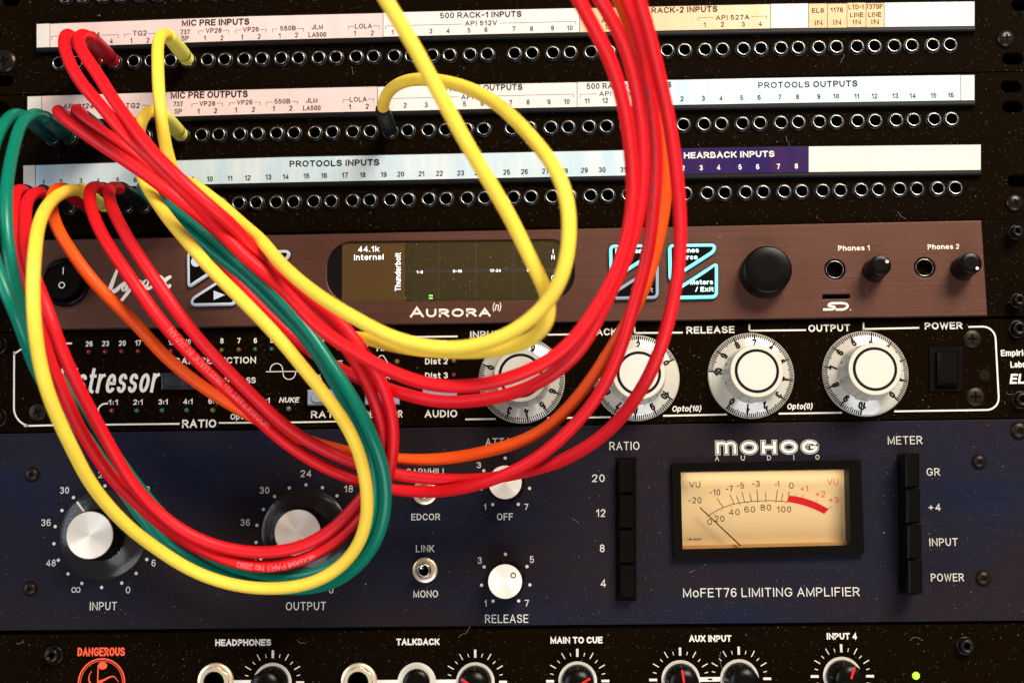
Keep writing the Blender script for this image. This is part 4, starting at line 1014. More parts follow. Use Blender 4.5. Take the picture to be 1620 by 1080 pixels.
mt_('ATTACK', 799, 704.6, 12, 62); mt_('3', 757.5, 740, 9.5, 7, 1.3); mt_('5', 841.5, 738, 9.5, 6, 1.3); mt_('1', 767.4, 806, 9.5, 3.5, 1.3); mt_('7', 832.6, 806, 9.5, 6.5, 1.3); mt_('OFF', 799, 822.4, 11, 25.5)
mt_('3', 759, 891.2, 10.5, 6.5, 1.3); mt_('5', 841.5, 889.8, 10.5, 6.5, 1.3); mt_('1', 768.3, 958.7, 10, 3.5, 1.3); mt_('7', 833.5, 958.4, 10, 6.5, 1.3); mt_('RELEASE', 801.6, 984.6, 13, 68.5)
mt_('CARNHILL', 674.5, 750.6, 10, 64, 1.3); mt_('EDCOR', 673.5, 822.4, 10.4, 45.5); mt_('LINK', 672.5, 872.8, 11, 29); mt_('MONO', 673.5, 944.4, 11, 39)
def toggle(px, py, lean):
    f2 = foot_frame(px, py, 2); k = S(px, py, 2)
    mb = MB(); mb.lathe(f2, [(20 * k, 0), (20 * k, .0006), (18.5 * k, .0010), (14 * k, .0010)], 40, 0, cap=False)
    mb.prism(f2, [(16 * k * cos(radians(60 * i + 12)), 16 * k * sin(radians(60 * i + 12))) for i in range(6)], .0010, .0028, 0, .0005)
    mb.lathe(f2, [(11.5 * k, .0028), (11.5 * k, .0060), (10.5 * k, .0066), (8 * k, .0066), (7.4 * k, .0035)], 32, 1, cap=False)
    mb.disc(f2, 7.6 * k, .0036, 20, 2)
    T_ = mb.build('toggle_switch', [M_BRASS, M_NICKEL, M_VOID], LA)
    # bat lever
    a = f2.p(0, 0, .004); b = f2.p(lean[0] * k, lean[1] * k, .0165); d = (b - a).normalized(); u = d.cross(Vector((1, 0, .3))).normalized(); v = d.cross(u)
    mb = MB(); n = 20; vs = []; fs = []; prof = [(2.6, 0), (2.9, .3), (3.6, .75), (4.2, .92), (3.6, .98), (2.0, 1.01)]
    for r, t in prof:
        for i in range(n): vs.append(a + (b - a) * t + (u * cos(2 * pi * i / n) + v * sin(2 * pi * i / n)) * r * k)
    for q_ in range(len(prof) - 1):
        for i in range(n): fs.append((q_ * n + i, q_ * n + (i + 1) % n, (q_ + 1) * n + (i + 1) % n, (q_ + 1) * n + i))
    fs.append(tuple((len(prof) - 1) * n + i for i in range(n))); mb.add(vs, fs, 0, True); mb.build('lever', M_CHROME, T_)
toggle(671.5, 778, (0, 6)); toggle(671.7, 901.6, (-1, 7))
mt_('RATIO', 988, 711.4, 13, 47.5); mt_('20', 946.7, 762, 12, 20); mt_('12', 950.5, 817, 12, 14.5); mt_('8', 952.8, 872.8, 12, 7.5); mt_('4', 954.4, 928, 12, 8.5)
mt_('METER', 1432, 702.4, 13, 54.5); mt_('GR', 1476.6, 752, 12, 21); mt_('+4', 1478.7, 807.4, 11, 19); mt_('INPUT', 1492.8, 863, 12.2, 45); mt_('POWER', 1499, 919, 12.4, 52)
mt_('MoFET76 LIMITING AMPLIFIER', 1220, 943.2, 14, 279, 1.6, gap=.30)
def button_column(x0, x1, ys, hz, frame):
    f0 = Frame(Vector((0, 0, 0)))
    mb = MB(); c = rp([(frame[0], frame[3]), (frame[2], frame[3] - .5), (frame[2], frame[1] - .5), (frame[0], frame[1])], .6); mb.prism(f0, c, 0, .0006, 0, .0002)
    B = mb.build('button_frame', M_PLASTIC_M, LA)
    for i in range(4):
        ya, yb = ys[i] + 1.2, ys[i + 1] - 1.2; dx = (i * 1.6 if hz > 8 else i * .8)
        c = rp([(x0 + dx, yb), (x1 + dx, yb - .3), (x1 + dx, ya - .3), (x0 + dx, ya)], hz); mb = MB(); mb.prism(f0, c, .0005, hz / 1000, 0, .0007)
        mb.build('push_button', M_PLASTIC, B)
button_column(978, 1003, (726, 781, 836.5, 892, 947), 6, (974, 723.5, 1007, 950))
button_column(1433, 1455, (716.5, 772, 828.5, 884.5, 940), 14, (1420, 717, 1452, 940))
# brand lettering: solid letters inside a fine outline
def outlined(s, cx, by, h, wpx):
    lettering(LA, s, cx, by, h, wpx, 4.2, M_PRINT, z=.045, gap=.42, name='logo_lettering')
    k = S(cx, by); tw, st = layout(s, .42); ih = h - 4.2; sx = (wpx - 4.2) / tw; f0 = Frame(W(cx, by)); mb = MB(); e = 0
    for pts, closed, sq in st:
        q_ = [((-(wpx - 4.2) / 2 + a * sx) * k, (2.1 + b * ih) * k) for a, b in pts]
        ribbon(mb, f0, q_, 8.4 * k, .00001 + e, 1, closed, True); ribbon(mb, f0, q_, 6.8 * k, .000022 + e, 0, closed, True); e += .000001
    mb.build('logo_outline', [M_BLUE, M_ENGR], LA)
outlined('&OHOG', 1213.5, 717, 19.5, 160)
for s_, x in (('A', 1134.4), ('U', 1175.4), ('D', 1216.9), ('I', 1255.8), ('O', 1293.3)): mt_(s_, x, 728.6 - (x - 1134) * .012, 8, 6.5 if s_ != 'I' else None, 1.1)

# needle meter ------------------------------------------------------
VM_h = 3.2
f0 = Frame(Vector((0, 0, 0)))
def ring_prism(mb, outer, inner, z0, z1, mi=0, slope_in=0.0):
    n = len(outer); vs = [f0.p(a, b, z1) for a, b in outer] + [f0.p(a, b, z1 - slope_in) for a, b in inner] + [f0.p(a, b, z0) for a, b in outer] + [f0.p(a, b, z0) for a, b in inner]
    fs = []
    for i in range(n):
        j = (i + 1) % n; fs += [(i, j, n + j, n + i), (2 * n + i, 2 * n + j, j, i), (n + i, n + j, 3 * n + j, 3 * n + i)]
    mb.add(vs, fs, mi)
outer = rp([(1063, 732.5), (1362, 727), (1367.5, 875), (1066.5, 883.5)], VM_h); inner = rp([(1077, 746), (1343, 741.5), (1346, 862), (1080, 868.5)], VM_h)
mb = MB(); ring_prism(mb, outer, inner, -.012, VM_h / 1000, 0, .0002)
VM = mb.build('needle_meter', M_PLASTIC_M, LA, label='amber lit needle meter')
M_FACE = mat('meter_face', (0.60, 0.415, 0.19), 0.6, 0, (1.0, 0.46, 0.10), 0.05)
HF = -7.0
mb = MB(); mb.add([f0.p(a, b, HF / 1000) for a, b in rp([(1056, 726), (1368, 720), (1372, 888), (1058, 895)], HF)], [(3, 2, 1, 0)]); mb.build('meter_scale_plate', M_FACE, VM)
mb = MB(); c = rp([(1078, 862.2), (1347, 856), (1350, 872), (1080, 878)], -4.0); mb.prism(f0, list(reversed(c)), -.0069, -.0040, 0, .0002)
mb.build('meter_lower_trim', mat('meter_trim', (0.55, 0.26, 0.06), 0.5), VM)
M_MBLK = mat('meter_black', (0.006, 0.003, 0.002), 0.8, spec=0.05); M_MREDT = mat('meter_red_figures', (0.62, 0.035, 0.015), 0.7, spec=0.1); M_MRED = mat('meter_red', (0.50, 0.004, 0.006), 0.7, spec=0.1)
def vt(s, cx, by, w_, m_=M_MBLK, h=9.6, wt=1.15): lettering(VM, s, cx, by, h, w_, wt, m_, z=.04, h=HF)
vt('VU', 1099.4, 771, 17.5); vt('VU', 1317.5, 767, 17, M_MREDT); vt('-20', 1099.4, 795.6, 21); vt('-10', 1131, 783, 17); vt('-7', 1153.9, 777.3, 11); vt('-5', 1171.5, 772.3, 11.5); vt('-3', 1196, 769.3, 12); vt('-1', 1229.5, 769.5, 7); vt('0', 1252, 772.3, 7.5)
vt('+1', 1272.6, 777.4, 12, M_MREDT); vt('+2', 1298, 786, 15.5, M_MREDT); vt('+3', 1319, 795, 15.5, M_MREDT)
vt('0', 1123, 829.8, 7.5, h=9.6); vt('20', 1138.3, 824.6, 16, h=9.6); vt('40', 1161.8, 814.4, 17, h=9.6); vt('60', 1186.3, 810, 17, h=9.6); vt('80', 1211.7, 807, 17, h=9.6); vt('100', 1240.5, 810, 22.5, h=9.6); vt('HB-8037', 1099, 854, 22.5, h=3, wt=.6)
def vl(pts, wt=1.0, m_=M_MBLK, z=.04): seg_line(VM, pts, wt, m_, h=HF, z=z, name='scale_line')
arc = smooth_pts([(1121, 814.8), (1134, 807), (1149, 800.5), (1162, 796.5), (1184.4, 793.2), (1200, 792), (1215.6, 791.4), (1230, 792), (1245, 793.4)]); vl(arc)
for a in (((1108, 803), (1120, 815)), ((1134.4, 788), (1144, 802.3)), ((1154.4, 781.5), (1161.7, 797.3)), ((1165, 784), (1170, 795.8)), ((1173.4, 777), (1178, 793.8)), ((1186, 779.5), (1189, 792.4)), ((1197.5, 774), (1199, 791.8)), ((1211.4, 778), (1211.6, 791.4)), ((1230, 774.4), (1227.5, 791.6)), ((1238.7, 780), (1236, 792.2)), ((1249, 776.5), (1246.5, 784))): vl(list(a))
for a in (((1259.5, 780.5), (1258.5, 784.5)), ((1271, 781), (1268, 787)), ((1294, 790), (1291, 794.5)), ((1315.5, 800), (1309.5, 806))): vl(list(a), .8, M_MRED)
mb = MB(); outr = smooth_pts([(1248, 783.3), (1262, 785.2), (1278, 789.3), (1294, 795.6), (1311, 804.6)]); inn = smooth_pts([(1244.6, 793.4), (1258, 795.4), (1273, 799.4), (1289, 805.2), (1304, 812.4)])
o_ = rp(outr, HF); i_ = rp(inn, HF); n = len(o_); mb.add([f0.p(a, b, HF / 1000 + .00006) for a, b in o_ + i_], [(n + i, n + i + 1, i + 1, i) for i in range(n - 1)]); mb.build('red_zone', M_MRED, VM)
mb = MB(); 
for x, y in ((1118, 817.5), (1130, 812.5), (1141, 807), (1157, 801), (1170.6, 797.5), (1183.5, 795), (1198.5, 793.8), (1211.6, 793.4), (1227.4, 793.8), (1243.8, 795.6)):
    v = W(x, y, HF); mb.disc(f0, .00022, HF / 1000 + .00005, 8, 0, v.x, v.z)
mb.build('scale_dots', M_MBLK, VM)
mb = MB(); a = W(1107, 802, -2.2); b = W(1172, 863, -2.2)
d = (b - a).normalized(); nn = Vector((-d.z, 0, d.x)) * .00022
mb.add([a + nn, a - nn, b - nn * 1.3, b + nn * 1.3, a + nn + EN * -.0003, a - nn + EN * -.0003, b - nn * 1.3 + EN * -.0003, b + nn * 1.3 + EN * -.0003], [(0, 1, 2, 3), (4, 7, 6, 5), (0, 3, 7, 4), (1, 5, 6, 2), (0, 4, 5, 1)]); mb.build('needle', M_MBLK, VM)
# window, tinted dark to cut outside light, slightly proud at its edge
M_GLASS = bpy.data.materials.new('tinted_window'); M_GLASS.use_nodes = True; b_ = M_GLASS.node_tree.nodes['Principled BSDF']; b_.inputs['Base Color'].default_value = (.02, .02, .02, 1); b_.inputs['Roughness'].default_value = .05; b_.inputs['Alpha'].default_value = .22
mb = MB(); mb.add([f0.p(a, b, .0016) for a, b in inner], [(3, 2, 1, 0)]); mb.build('meter_window', M_GLASS, VM)
# the meter's own lamp, inside the housing behind its upper lip
ml = bpy.data.lights.new('meter_lamp', 'AREA'); ml.shape = 'RECTANGLE'; ml.size = .070; ml.size_y = .003; ml.energy = 0.0042; ml.color = (1.0, 0.90, 0.78)
mo = bpy.data.objects.new('meter_lamp', ml); COL.objects.link(mo); mo.location = W(1210, 748.5, 0) + Vector((0, .0022, .0)); mo.rotation_euler = (Vector((0, .65, -1))).to_track_quat('-Z', 'Y').to_euler(); mo.parent = VM; mo.location -= WORLD[VM]

# ------------------------------------------------------------------ monitor controller (black, bottom)
q = quad_px(XL, XR, (L_Gt(XL), L_Gt(XR)), (1160, 1143))
MC = root('monitor_controller', Vector((sum(a[0] for a in q) / 4, 0, sum(a[1] for a in q) / 4)), 'black monitor controller cut off at the bottom with white ringed knobs', 'monitor controller')
jacks = [(339.5, 1078), (567, 1078)]
plate_with_holes('front_panel', q, 0, 3.0, [circ(W(x, y).x, W(x, y).z, 15 * S(x, y), 24) for x, y in jacks], M_BLACK, MC)
def gtx(s, cx, by, w_, h=10.2, wt=2.2, m_=M_PRINT, **k): lettering(MC, s, cx, by, h, w_, wt, m_, z=.05, **k)
gtx('HEADPHONES', 384.7, 1020.8, 88.5); gtx('TALKBACK', 661.2, 1019.7, 68.5); gtx('MAIN TO CUE', 912, 1017, 82.5); gtx('AUX INPUT', 1123.7, 1014.4, 67); gtx('INPUT 4', 1331.8, 1010.8, 48)
gtx('DANGEROUS', 160, 1037, 75, 13.2, 2.6, M_ORINK, gap=.40)
f2 = Frame(W(160.5, 1079)); k = S(160, 1079); mb = MB()
mb.disc(f2, 37.5 * k, .00005, 64, 0, r_in=35.2 * k); mb.disc(f2, 33.6 * k, .00005, 64, 0, r_in=32.6 * k)
mb.add([f2.p((1 + 7.2 * cos(a * pi / 12)) * k, (26 + 6 * sin(a * pi / 12)) * k, .00005) for a in range(24)], [tuple(range(24))])
ribbon(mb, f2, [(-6 * k, 26 * k), (-6 * k, -20 * k)], 1.8 * k, .00007)
s1 = smooth_pts([(-5, 1), (4, 4), (12, 8), (20, 9), (27, 1)]); ribbon(mb, f2, [(a * k, b * k) for a, b in s1], 4 * k, .00009, 0, False, False, [1 - .8 * i / (len(s1) - 1) for i in range(len(s1))])
s1 = smooth_pts([(-16, 18), (-20, 9), (-18, 0), (-8, -8), (6, -14)]); ribbon(mb, f2, [(a * k, b * k) for a, b in s1], 4 * k, .00010, 0, False, False, [.2 + .8 * i / (len(s1) - 1) for i in range(len(s1))])
s1 = smooth_pts([(-4, 2), (4, -4), (14, -14), (20, -26)]); ribbon(mb, f2, [(a * k, b * k) for a, b in s1], 3.4 * k, .00011, 0, False, False)
mb.build('printed_logo', M_ORINK, MC)
for a in (((368, 1078.8), (402, 1078.5)), ((596, 1078.5), (630, 1078.2)), ((689, 1078), (723, 1077.5)), ((1107, 1074), (1141, 1073.5))): seg_line(MC, list(a), 7, z=.05)
def big_jack(px, py):
    f2 = foot_frame(px, py, 2); k = S(px, py, 2); mb = MB()
    mb.lathe(f2, [(29 * k, 0), (29 * k, .0006), (27.5 * k, .0012), (22 * k, .0012)], 48, 0, cap=False)
    hexo = [(24.5 * k * cos(radians(60 * i + 25)), 24.5 * k * sin(radians(60 * i + 25))) for i in range(6)]
    n = 36; o_ = []
    for i in range(n):
        a = 2 * pi * i / n; b = (a - radians(25)) % (pi / 3) - pi / 6; rr = 24.5 * k * cos(pi / 6) / cos(b); o_.append((rr * cos(a), rr * sin(a)))
    i_ = [(17 * k * cos(2 * pi * i / n), 17 * k * sin(2 * pi * i / n)) for i in range(n)]
    vs = [f2.p(a, b, .0010) for a, b in o_] + [f2.p(a, b, .0040) for a, b in o_] + [f2.p(a, b, .0040) for a, b in i_] + [f2.p(a * .94, b * .94, .0032) for a, b in i_]
    mb.add(vs, [(q_ * n + i, q_ * n + (i + 1) % n, (q_ + 1) * n + (i + 1) % n, (q_ + 1) * n + i) for q_ in range(3) for i in range(n)])
    mb.lathe(f2, [(16 * k, .0033), (15.6 * k, -.012)], 32, 1, cap=True)
    mb.build('jack_socket', [M_BRASS, M_VOID], MC)
for x, y in jacks: big_jack(x, y)
M_REDPT = mat('red_pointer', (0.75, 0.01, 0.01), 0.35)
M_RINGP = mat('ring_print', (0.52, 0.475, 0.40), 0.55)
def ringed(px, py, ptr=None, ticks=True, knob=True):
    f2 = Frame(W(px, py)); k = S(px, py); mb = MB()
    mb.disc(f2, 30.5 * k, .00006, 64, 0, r_in=21 * k); mb.build('printed_ring', M_RINGP, MC)
    if ticks:
        mb = MB()
        for n in range(-9, 10):
            a = radians(15 * n); big = n % 6 == 0; r0, r1, wd = (37.5, 50, 3.8) if big else ((39.5, 50, 1.4) if n % 2 == 0 else (39.5, 45, 1.2))
            mb.bar(f2, r0 * k * sin(a), r0 * k * cos(a), r1 * k * sin(a), r1 * k * cos(a), wd * k, .00006)
        mb.build('scale_ticks', M_PRINT, MC)
    if knob:
        t = .016; mb = MB(); mod = lambda a, kk: 1
        mb.lathe(f2, [(26 * k, .0004), (26 * k, .003), (24.5 * k, .0045), (23.5 * k, t - .001), (22 * k, t), (8 * k, t + .0004)], 48, 0)
        K = mb.build('knob', M_PLASTIC, MC)
        if ptr is not None:
            a = radians(ptr); mb = MB(); mb.bar(f2, 3 * k * sin(a), 3 * k * cos(a), 21.5 * k * sin(a), 21.5 * k * cos(a), 3.0 * k, t + .0006); mb.build('pointer_line', M_REDPT, K)
    else:
        mb = MB(); mb.lathe(f2, [(21.2 * k, .0001), (20.8 * k, .0028), (19.5 * k, .0036), (10 * k, .0036)], 48, 0); mb.build('push_button', M_PLASTIC, MC)
ringed(431, 1079, None); ringed(659.3, 1078.5, None, False, False); ringed(752, 1078, -58); ringed(914, 1076.5, 60); ringed(1077, 1074.5, -8); ringed(1170, 1073, 130); ringed(1332.6, 1069, 18)
led(MC, 1448.7, 1068, 6.0, (0.30, 0.95, 0.02), 1.0)
make_screw(MC, 84, 1036, 11, 'cap', 0); make_screw(MC, 1528, 1021, 11, 'cap', 0)

# ------------------------------------------------------------------ patch cables
def cr(pts, n=9):
    """centripetal-ish Catmull-Rom through (px,py,h) points, turned into world points"""
    P = [Vector(p) for p in pts]; out = []
    for i in range(len(P) - 1):
        p0 = P[i - 1] if i > 0 else P[0] * 2 - P[1]; p1, p2 = P[i], P[i + 1]; p3 = P[i + 2] if i + 2 < len(P) else P[-1] * 2 - P[-2]
        t0 = 0; t1 = t0 + max(1e-3, (p1 - p0).length ** .5); t2 = t1 + max(1e-3, (p2 - p1).length ** .5); t3 = t2 + max(1e-3, (p3 - p2).length ** .5)
        for k in range(n):
            t = t1 + (t2 - t1) * k / n
            A1 = p0 * ((t1 - t) / (t1 - t0)) + p1 * ((t - t0) / (t1 - t0)); A2 = p1 * ((t2 - t) / (t2 - t1)) + p2 * ((t - t1) / (t2 - t1)); A3 = p2 * ((t3 - t) / (t3 - t2)) + p3 * ((t - t2) / (t3 - t2))
            B1 = A1 * ((t2 - t) / (t2 - t0)) + A2 * ((t - t0) / (t2 - t0)); B2 = A2 * ((t3 - t) / (t3 - t1)) + A3 * ((t - t1) / (t3 - t1))
            out.append(B1 * ((t2 - t) / (t2 - t1)) + B2 * ((t - t1) / (t2 - t1)))
    out.append(P[-1]); return out
def resample(pts, step):
    out = [pts[0].copy()]; acc = 0
    for a, b in zip(pts, pts[1:]):
        L = (b - a).length; d = step - acc
        while d <= L: out.append(a + (b - a) * (d / L)); d += step
        acc = (acc + L) % step
    out.append(pts[-1].copy()); return out
def relax(pts, it=10):
    """take hand-measurement jitter out of a cable's centre line"""
    P = [p.copy() for p in pts]
    for _ in range(it):
        Q = [p.copy() for p in P]
        for i in range(1, len(P) - 1): Q[i] = P[i] * .5 + (P[i - 1] + P[i + 1]) * .25
        P = Q
    return P
def frames(P):
    T = [(P[min(i + 1, len(P) - 1)] - P[max(i - 1, 0)]).normalized() for i in range(len(P))]
    N = [T[0].orthogonal().normalized()]
    for i in range(1, len(P)):
        n = N[-1] - T[i] * N[-1].dot(T[i]); N.append(n.normalized())
    return T, N
def tube(P, rad, n=20, ends=True):
    T, N = frames(P); mb = MB(); vs = []; fs = []
    for i, p in enumerate(P):
        b = T[i].cross(N[i]); r = rad(i) if callable(rad) else rad
        for j in range(n):
            a = 2 * pi * j / n; vs.append(p + (N[i] * cos(a) + b * sin(a)) * r)
    for i in range(len(P) - 1):
        for j in range(n):
            k = (j + 1) % n; fs.append((i * n + j, i * n + k, (i + 1) * n + k, (i + 1) * n + j))
    if ends: fs += [tuple(reversed(range(n))), tuple((len(P) - 1) * n + j for j in range(n))]
    mb.add(vs, fs, 0, True); return mb
def jackpos(row, i):
    x = JX[row][i]; v = W(x, ROWY[row](x), 1.2); return Vector((v.x, 0, v.z))
def plug_at(parent, pos, tipdir, m_, ln=.033, dia=.0066):
    """moulded boot with grip rings near the panel, and the metal plug going into the jack"""
    d = tipdir.normalized(); mb = MB()
    P = []; R = []
    prof = [(.0012, .72), (.0020, .80), (.0030, .98), (.0042, .99), (.0043, .90), (.0052, .90), (.0053, 1.0), (.0066, 1.01), (.0067, .92), (.0076, .92), (.0077, 1.02), (.0110, 1.04), (.018, 1.05), (.026, 1.0), (ln - .002, .93), (ln - .0004, .86), (ln, .78)]
    for z, s_ in prof: P.append(pos + d * z); R.append(dia / 2 * s_)
    t = tube(P, lambda i: R[i], 28); t.s = [False if len(f) > 4 else True for f in t.f]
    b = t.build('plug_boot', m_, parent)
    t2 = tube([pos + d * -.006, pos + d * .0016], .0021, 16); t2.build('plug_tip', M_NICKEL, parent)
    return pos + d * ln, d
CAB = []
def cable(label, m_, pts, start=None, end=None, rad=.00258, group='rubber patch cables'):
    """start/end: (row, jack index, boot material) or None where the cable leaves the photograph"""
    Wp = [W(x, y, h) for x, y, h in cr(pts)]
    mid = Wp[len(Wp) // 2]
    r_ = root('patch_cable', jackpos(*start[:2]) if start else (jackpos(*end[:2]) if end else mid), label, 'cable', group)
    for tag_, at in (('s', start), ('e', end)):
        if not at: continue
        pos = jackpos(at[0], at[1])
        first = Wp[0] if tag_ == 's' else Wp[-1]
        aim = pos + EN * .033
        lean = Vector((first.x - pos.x, 0, first.z - pos.z))
        tip, d = plug_at(r_, pos, EN * .033 + lean * .10, at[2])
        lead = [pos + d * .024, tip + d * .001]
        if tag_ == 's': Wp = lead + Wp
        else: Wp = Wp + list(reversed(lead))
    P = relax(resample(Wp, .0015), 14)
    CAB.append((label, P, rad, r_))
    return r_
BLK = M_BLKB
# 1: A -> c -> bottom loop -> row 3 jack 1
cable('red cable in upper loop, rightmost of two from the top left red plugs', M_RED,
 [(131,50,40),(124,56,46),(123,66,52),(130,83,58),(142,100,62),(157,121,66),(176,154,72),(197,187,78),(224,221,84),(254,254,89),(284,282,92),(306,304,91),(335,329,89),(365,356,82),(395,388,74),(422,415,69),(453,441,67),(486,468,66),(510,488,67),(531,503,70),(554,521,70),(572,543,69),(586,566,67),(599,591,64),(611,617,60),(619,645,56),(623,675,53),(623,703,50),(619,731,47),(612,762,43),(598,792,39),(573,819,35),(551,843,33),(523,864,32),(495,879,31),(468,889,31),(430,898,31),(385,893,31),(341,879,32),(290,855,34),(246,822,37),(213,792,40),(178,758,44),(142,705,53),(117,661,61),(92,612,69),(78,575,73),(67,532,76),(58,492,76),(46,450,74),(37,415,70),(31,385,64),(25,345,57),(23,315,50),(24,297,43)],
 (1, 3, M_REDB), (3, 0, BLK))
# 2: C -> b -> bottom loop -> row 3 jack 2
cable('red cable from lower left black boot, inner strand of the bottom red loop', M_RED2,
 [(91,170,40),(87,173,46),(104,190,52),(127,206,56),(156,227,60),(190,249,63),(222,270,64),(247,289,65),(269,305,65),(298,328,64),(328,351,63),(358,378,62),(390,403,61),(423,424,60),(452,447,60),(481,473,61),(505,496,62),(530,521,63),(548,546,63),(563,571,62),(578,599,60),(591,627,58),(599,654,55),(605,682,51),(606,706,47),(602,735,43),(594,762,39),(582,780,37),(568,792,36),(551,814,35),(523,840,34),(486,862,34),(458,870,34),(430,874,34),(400,874,34),(355,867,35),(311,852,37),(267,825,40),(231,792,44),(203,757,50),(181,718,56),(155,671,64),(130,624,74),(104,570,84),(92,541,87),(82,512,90),(70,475,89),(58,448,85),(48,422,80),(41,390,72),(38,358,62),(39,328,53),(46,308,44)],
 (2, 2, BLK), (3, 1, BLK))
# 3: B -> a -> right -> top (left-most at the top edge)
cable('red cable from the leftmost top red plug, leaving left of all reds at the top', M_RED,
 [(108,49,40),(101,57,47),(101,76,54),(109,97,60),(119,118,64),(133,138,68),(150,156,71),(167,174,74),(190,199,78),(210,222,80),(239,250,82),(269,280,83),(298,310,83),(335,347,81),(365,377,78),(402,418,76),(431,443,76),(461,470,77),(493,509,81),(530,538,86),(567,560,89),(604,581,92),(650,601,95),(700,612,98),(749,611,100),(799,601,101),(848,582,102),(885,561,103),(905,541,104),(923,518,105),(946,484,106),(970,442,107),(988,394,109),(998,350,111),(1001,310,114),(1002,280,117),(998,247,121),(995,212,126),(990,176,131),(980,139,136),(965,92,142),(945,55,147),(930,28,151),(914,-4,154),(895,-40,157)],
 (1, 2, M_REDB), None)
# 4: D -> under -> right -> top
cable('red cable from the second black boot, dipping under the green pair', M_RED2,
 [(120,169,40),(116,171,46),(133,190,51),(163,209,54),(193,231,56),(222,254,54),(250,281,50),(275,310,46),(300,345,41),(325,380,38),(352,415,38),(375,445,40),(400,473,41),(425,497,41),(450,519,40),(478,544,40),(508,568,41),(548,589,44),(576,602,48),(622,619,56),(659,629,63),(700,636,70),(740,635,76),(774,631,81),(823,619,87),(860,602,91),(897,576,94),(925,546,97),(945,505,99),(960,474,100),(982,431,102),(997,392,104),(1011,340,107),(1016,300,110),(1018,260,113),(1017,215,117),(1013,176,121),(1006,139,126),(1000,108,130),(990,74,134),(975,41,139),(958,15,143),(942,-12,147),(925,-40,150)],
 (2, 3, BLK), None)
# 5: G -> right -> top (printed strand)
cable('red cable from fifth plug of bottom row, second strand from right at top', M_RED,
 [(145,291,40),(142,296,45),(140,312,51),(145,334,56),(155,359,60),(167,381,63),(184,408,66),(202,433,68),(220,460,69),(246,498,68),(265,521,66),(285,544,63),(324,583,57),(363,619,51),(402,656,44),(439,691,36),(478,719,31),(517,741,28),(566,760,25),(612,772,24),(660,778,25),(705,776,28),(749,768,33),(785,757,37),(811,746,40),(848,726,45),(885,696,51),(922,658,57),(947,625,62),(967,589,67),(982,551,71),(993,517,75),(1006,471,79),(1018,431,82),(1026,394,85),(1031,357,88),(1034,322,92),(1037,285,96),(1038,254,99),(1037,217,104),(1033,180,108),(1027,139,113),(1019,92,119),(1008,46,126),(994,8,131),(978,-30,135)],
 (3, 4, BLK), None)
# 6: H -> right -> top (right-most)
cable('red cable from sixth plug of bottom row, rightmost strand of the bundle', M_RED2,
 [(173,292,40),(171,298,45),(172,314,51),(180,337,57),(193,360,61),(206,385,64),(228,416,67),(244,441,68),(261,466,68),(290,507,66),(324,548,61),(363,589,55),(402,628,49),(439,664,42),(478,693,36),(517,713,32),(555,730,29),(590,742,27),(625,750,26),(671,757,26),(718,760,27),(755,759,28),(786,755,30),(811,751,32),(836,745,35),(873,735,42),(910,718,52),(947,695,60),(984,660,70),(1011,622,79),(1032,585,86),(1046,550,90),(1057,510,94),(1067,468,98),(1074,425,101),(1077,385,104),(1076,340,108),(1073,295,112),(1068,252,115),(1062,212,119),(1056,176,123),(1047,139,128),(1036,92,134),(1025,46,140),(1013,6,145),(1000,-35,149)],
 (3, 5, BLK), None)
# 7: orange
cable('orange cable running below the reds from a red boot', M_ORG,
 [(92,292,40),(84,298,44),(79,318,49),(83,341,54),(92,366,58),(107,389,62),(126,418,64),(146,444,63),(163,462,62),(192,490,58),(219,515,54),(246,549,49),(285,585,44),(324,614,38),(363,639,32),(410,665,26),(460,688,23),(510,704,21),(555,716,20),(600,724,20),(640,727,20),(685,727,22),(737,721,26),(785,710,31),(836,694,37),(873,671,43),(897,648,48),(922,619,53),(942,591,57),(956,570,60),(968,550,62),(982,528,64),(994,506,66),(1004,488,67),(1015,468,69),(1023,446,71),(1031,420,73),(1038,394,75),(1045,366,77),(1050,338,79),(1054,305,81),(1055,270,83),(1053,240,86),(1049,215,88),(1045,190,90),(1038,155,94),(1027,115,99),(1013,75,104),(998,40,109),(984,10,113),(968,-25,117)],
 (3, 2, M_REDB), None)
# 8, 9: green pair
cable('green cable swinging widest at the far left edge', M_GRN,
 [(31,177,40),(22,179,45),(9,192,56),(-2,210,64),(-15,250,76),(-22,300,86),(-21,350,93),(-12,400,98),(0,440,101),(9,461,102),(22,488,101),(33,513,98),(41,540,94),(50,567,88),(62,592,80),(82,616,68),(110,654,58),(137,694,50),(169,738,41),(207,793,32),(250,851,26),(288,881,24),(335,905,23),(395,922,23),(450,930,24),(505,929,27),(542,915,31),(569,893,36),(588,870,40),(601,841,44),(608,808,48),(609,778,51),(607,750,54),(601,724,57),(592,698,60),(581,672,62),(568,645,63),(545,608,65),(524,578,66),(508,552,66),(490,526,66),(470,502,65),(448,478,64),(426,454,63),(404,435,61),(381,415,59),(365,399,57),(335,372,54),(306,350,51),(284,335,48),(263,320,45),(250,305,41),(247,293,38)],
 (2, 0, M_GRNB), (3, 7, M_GRNB))
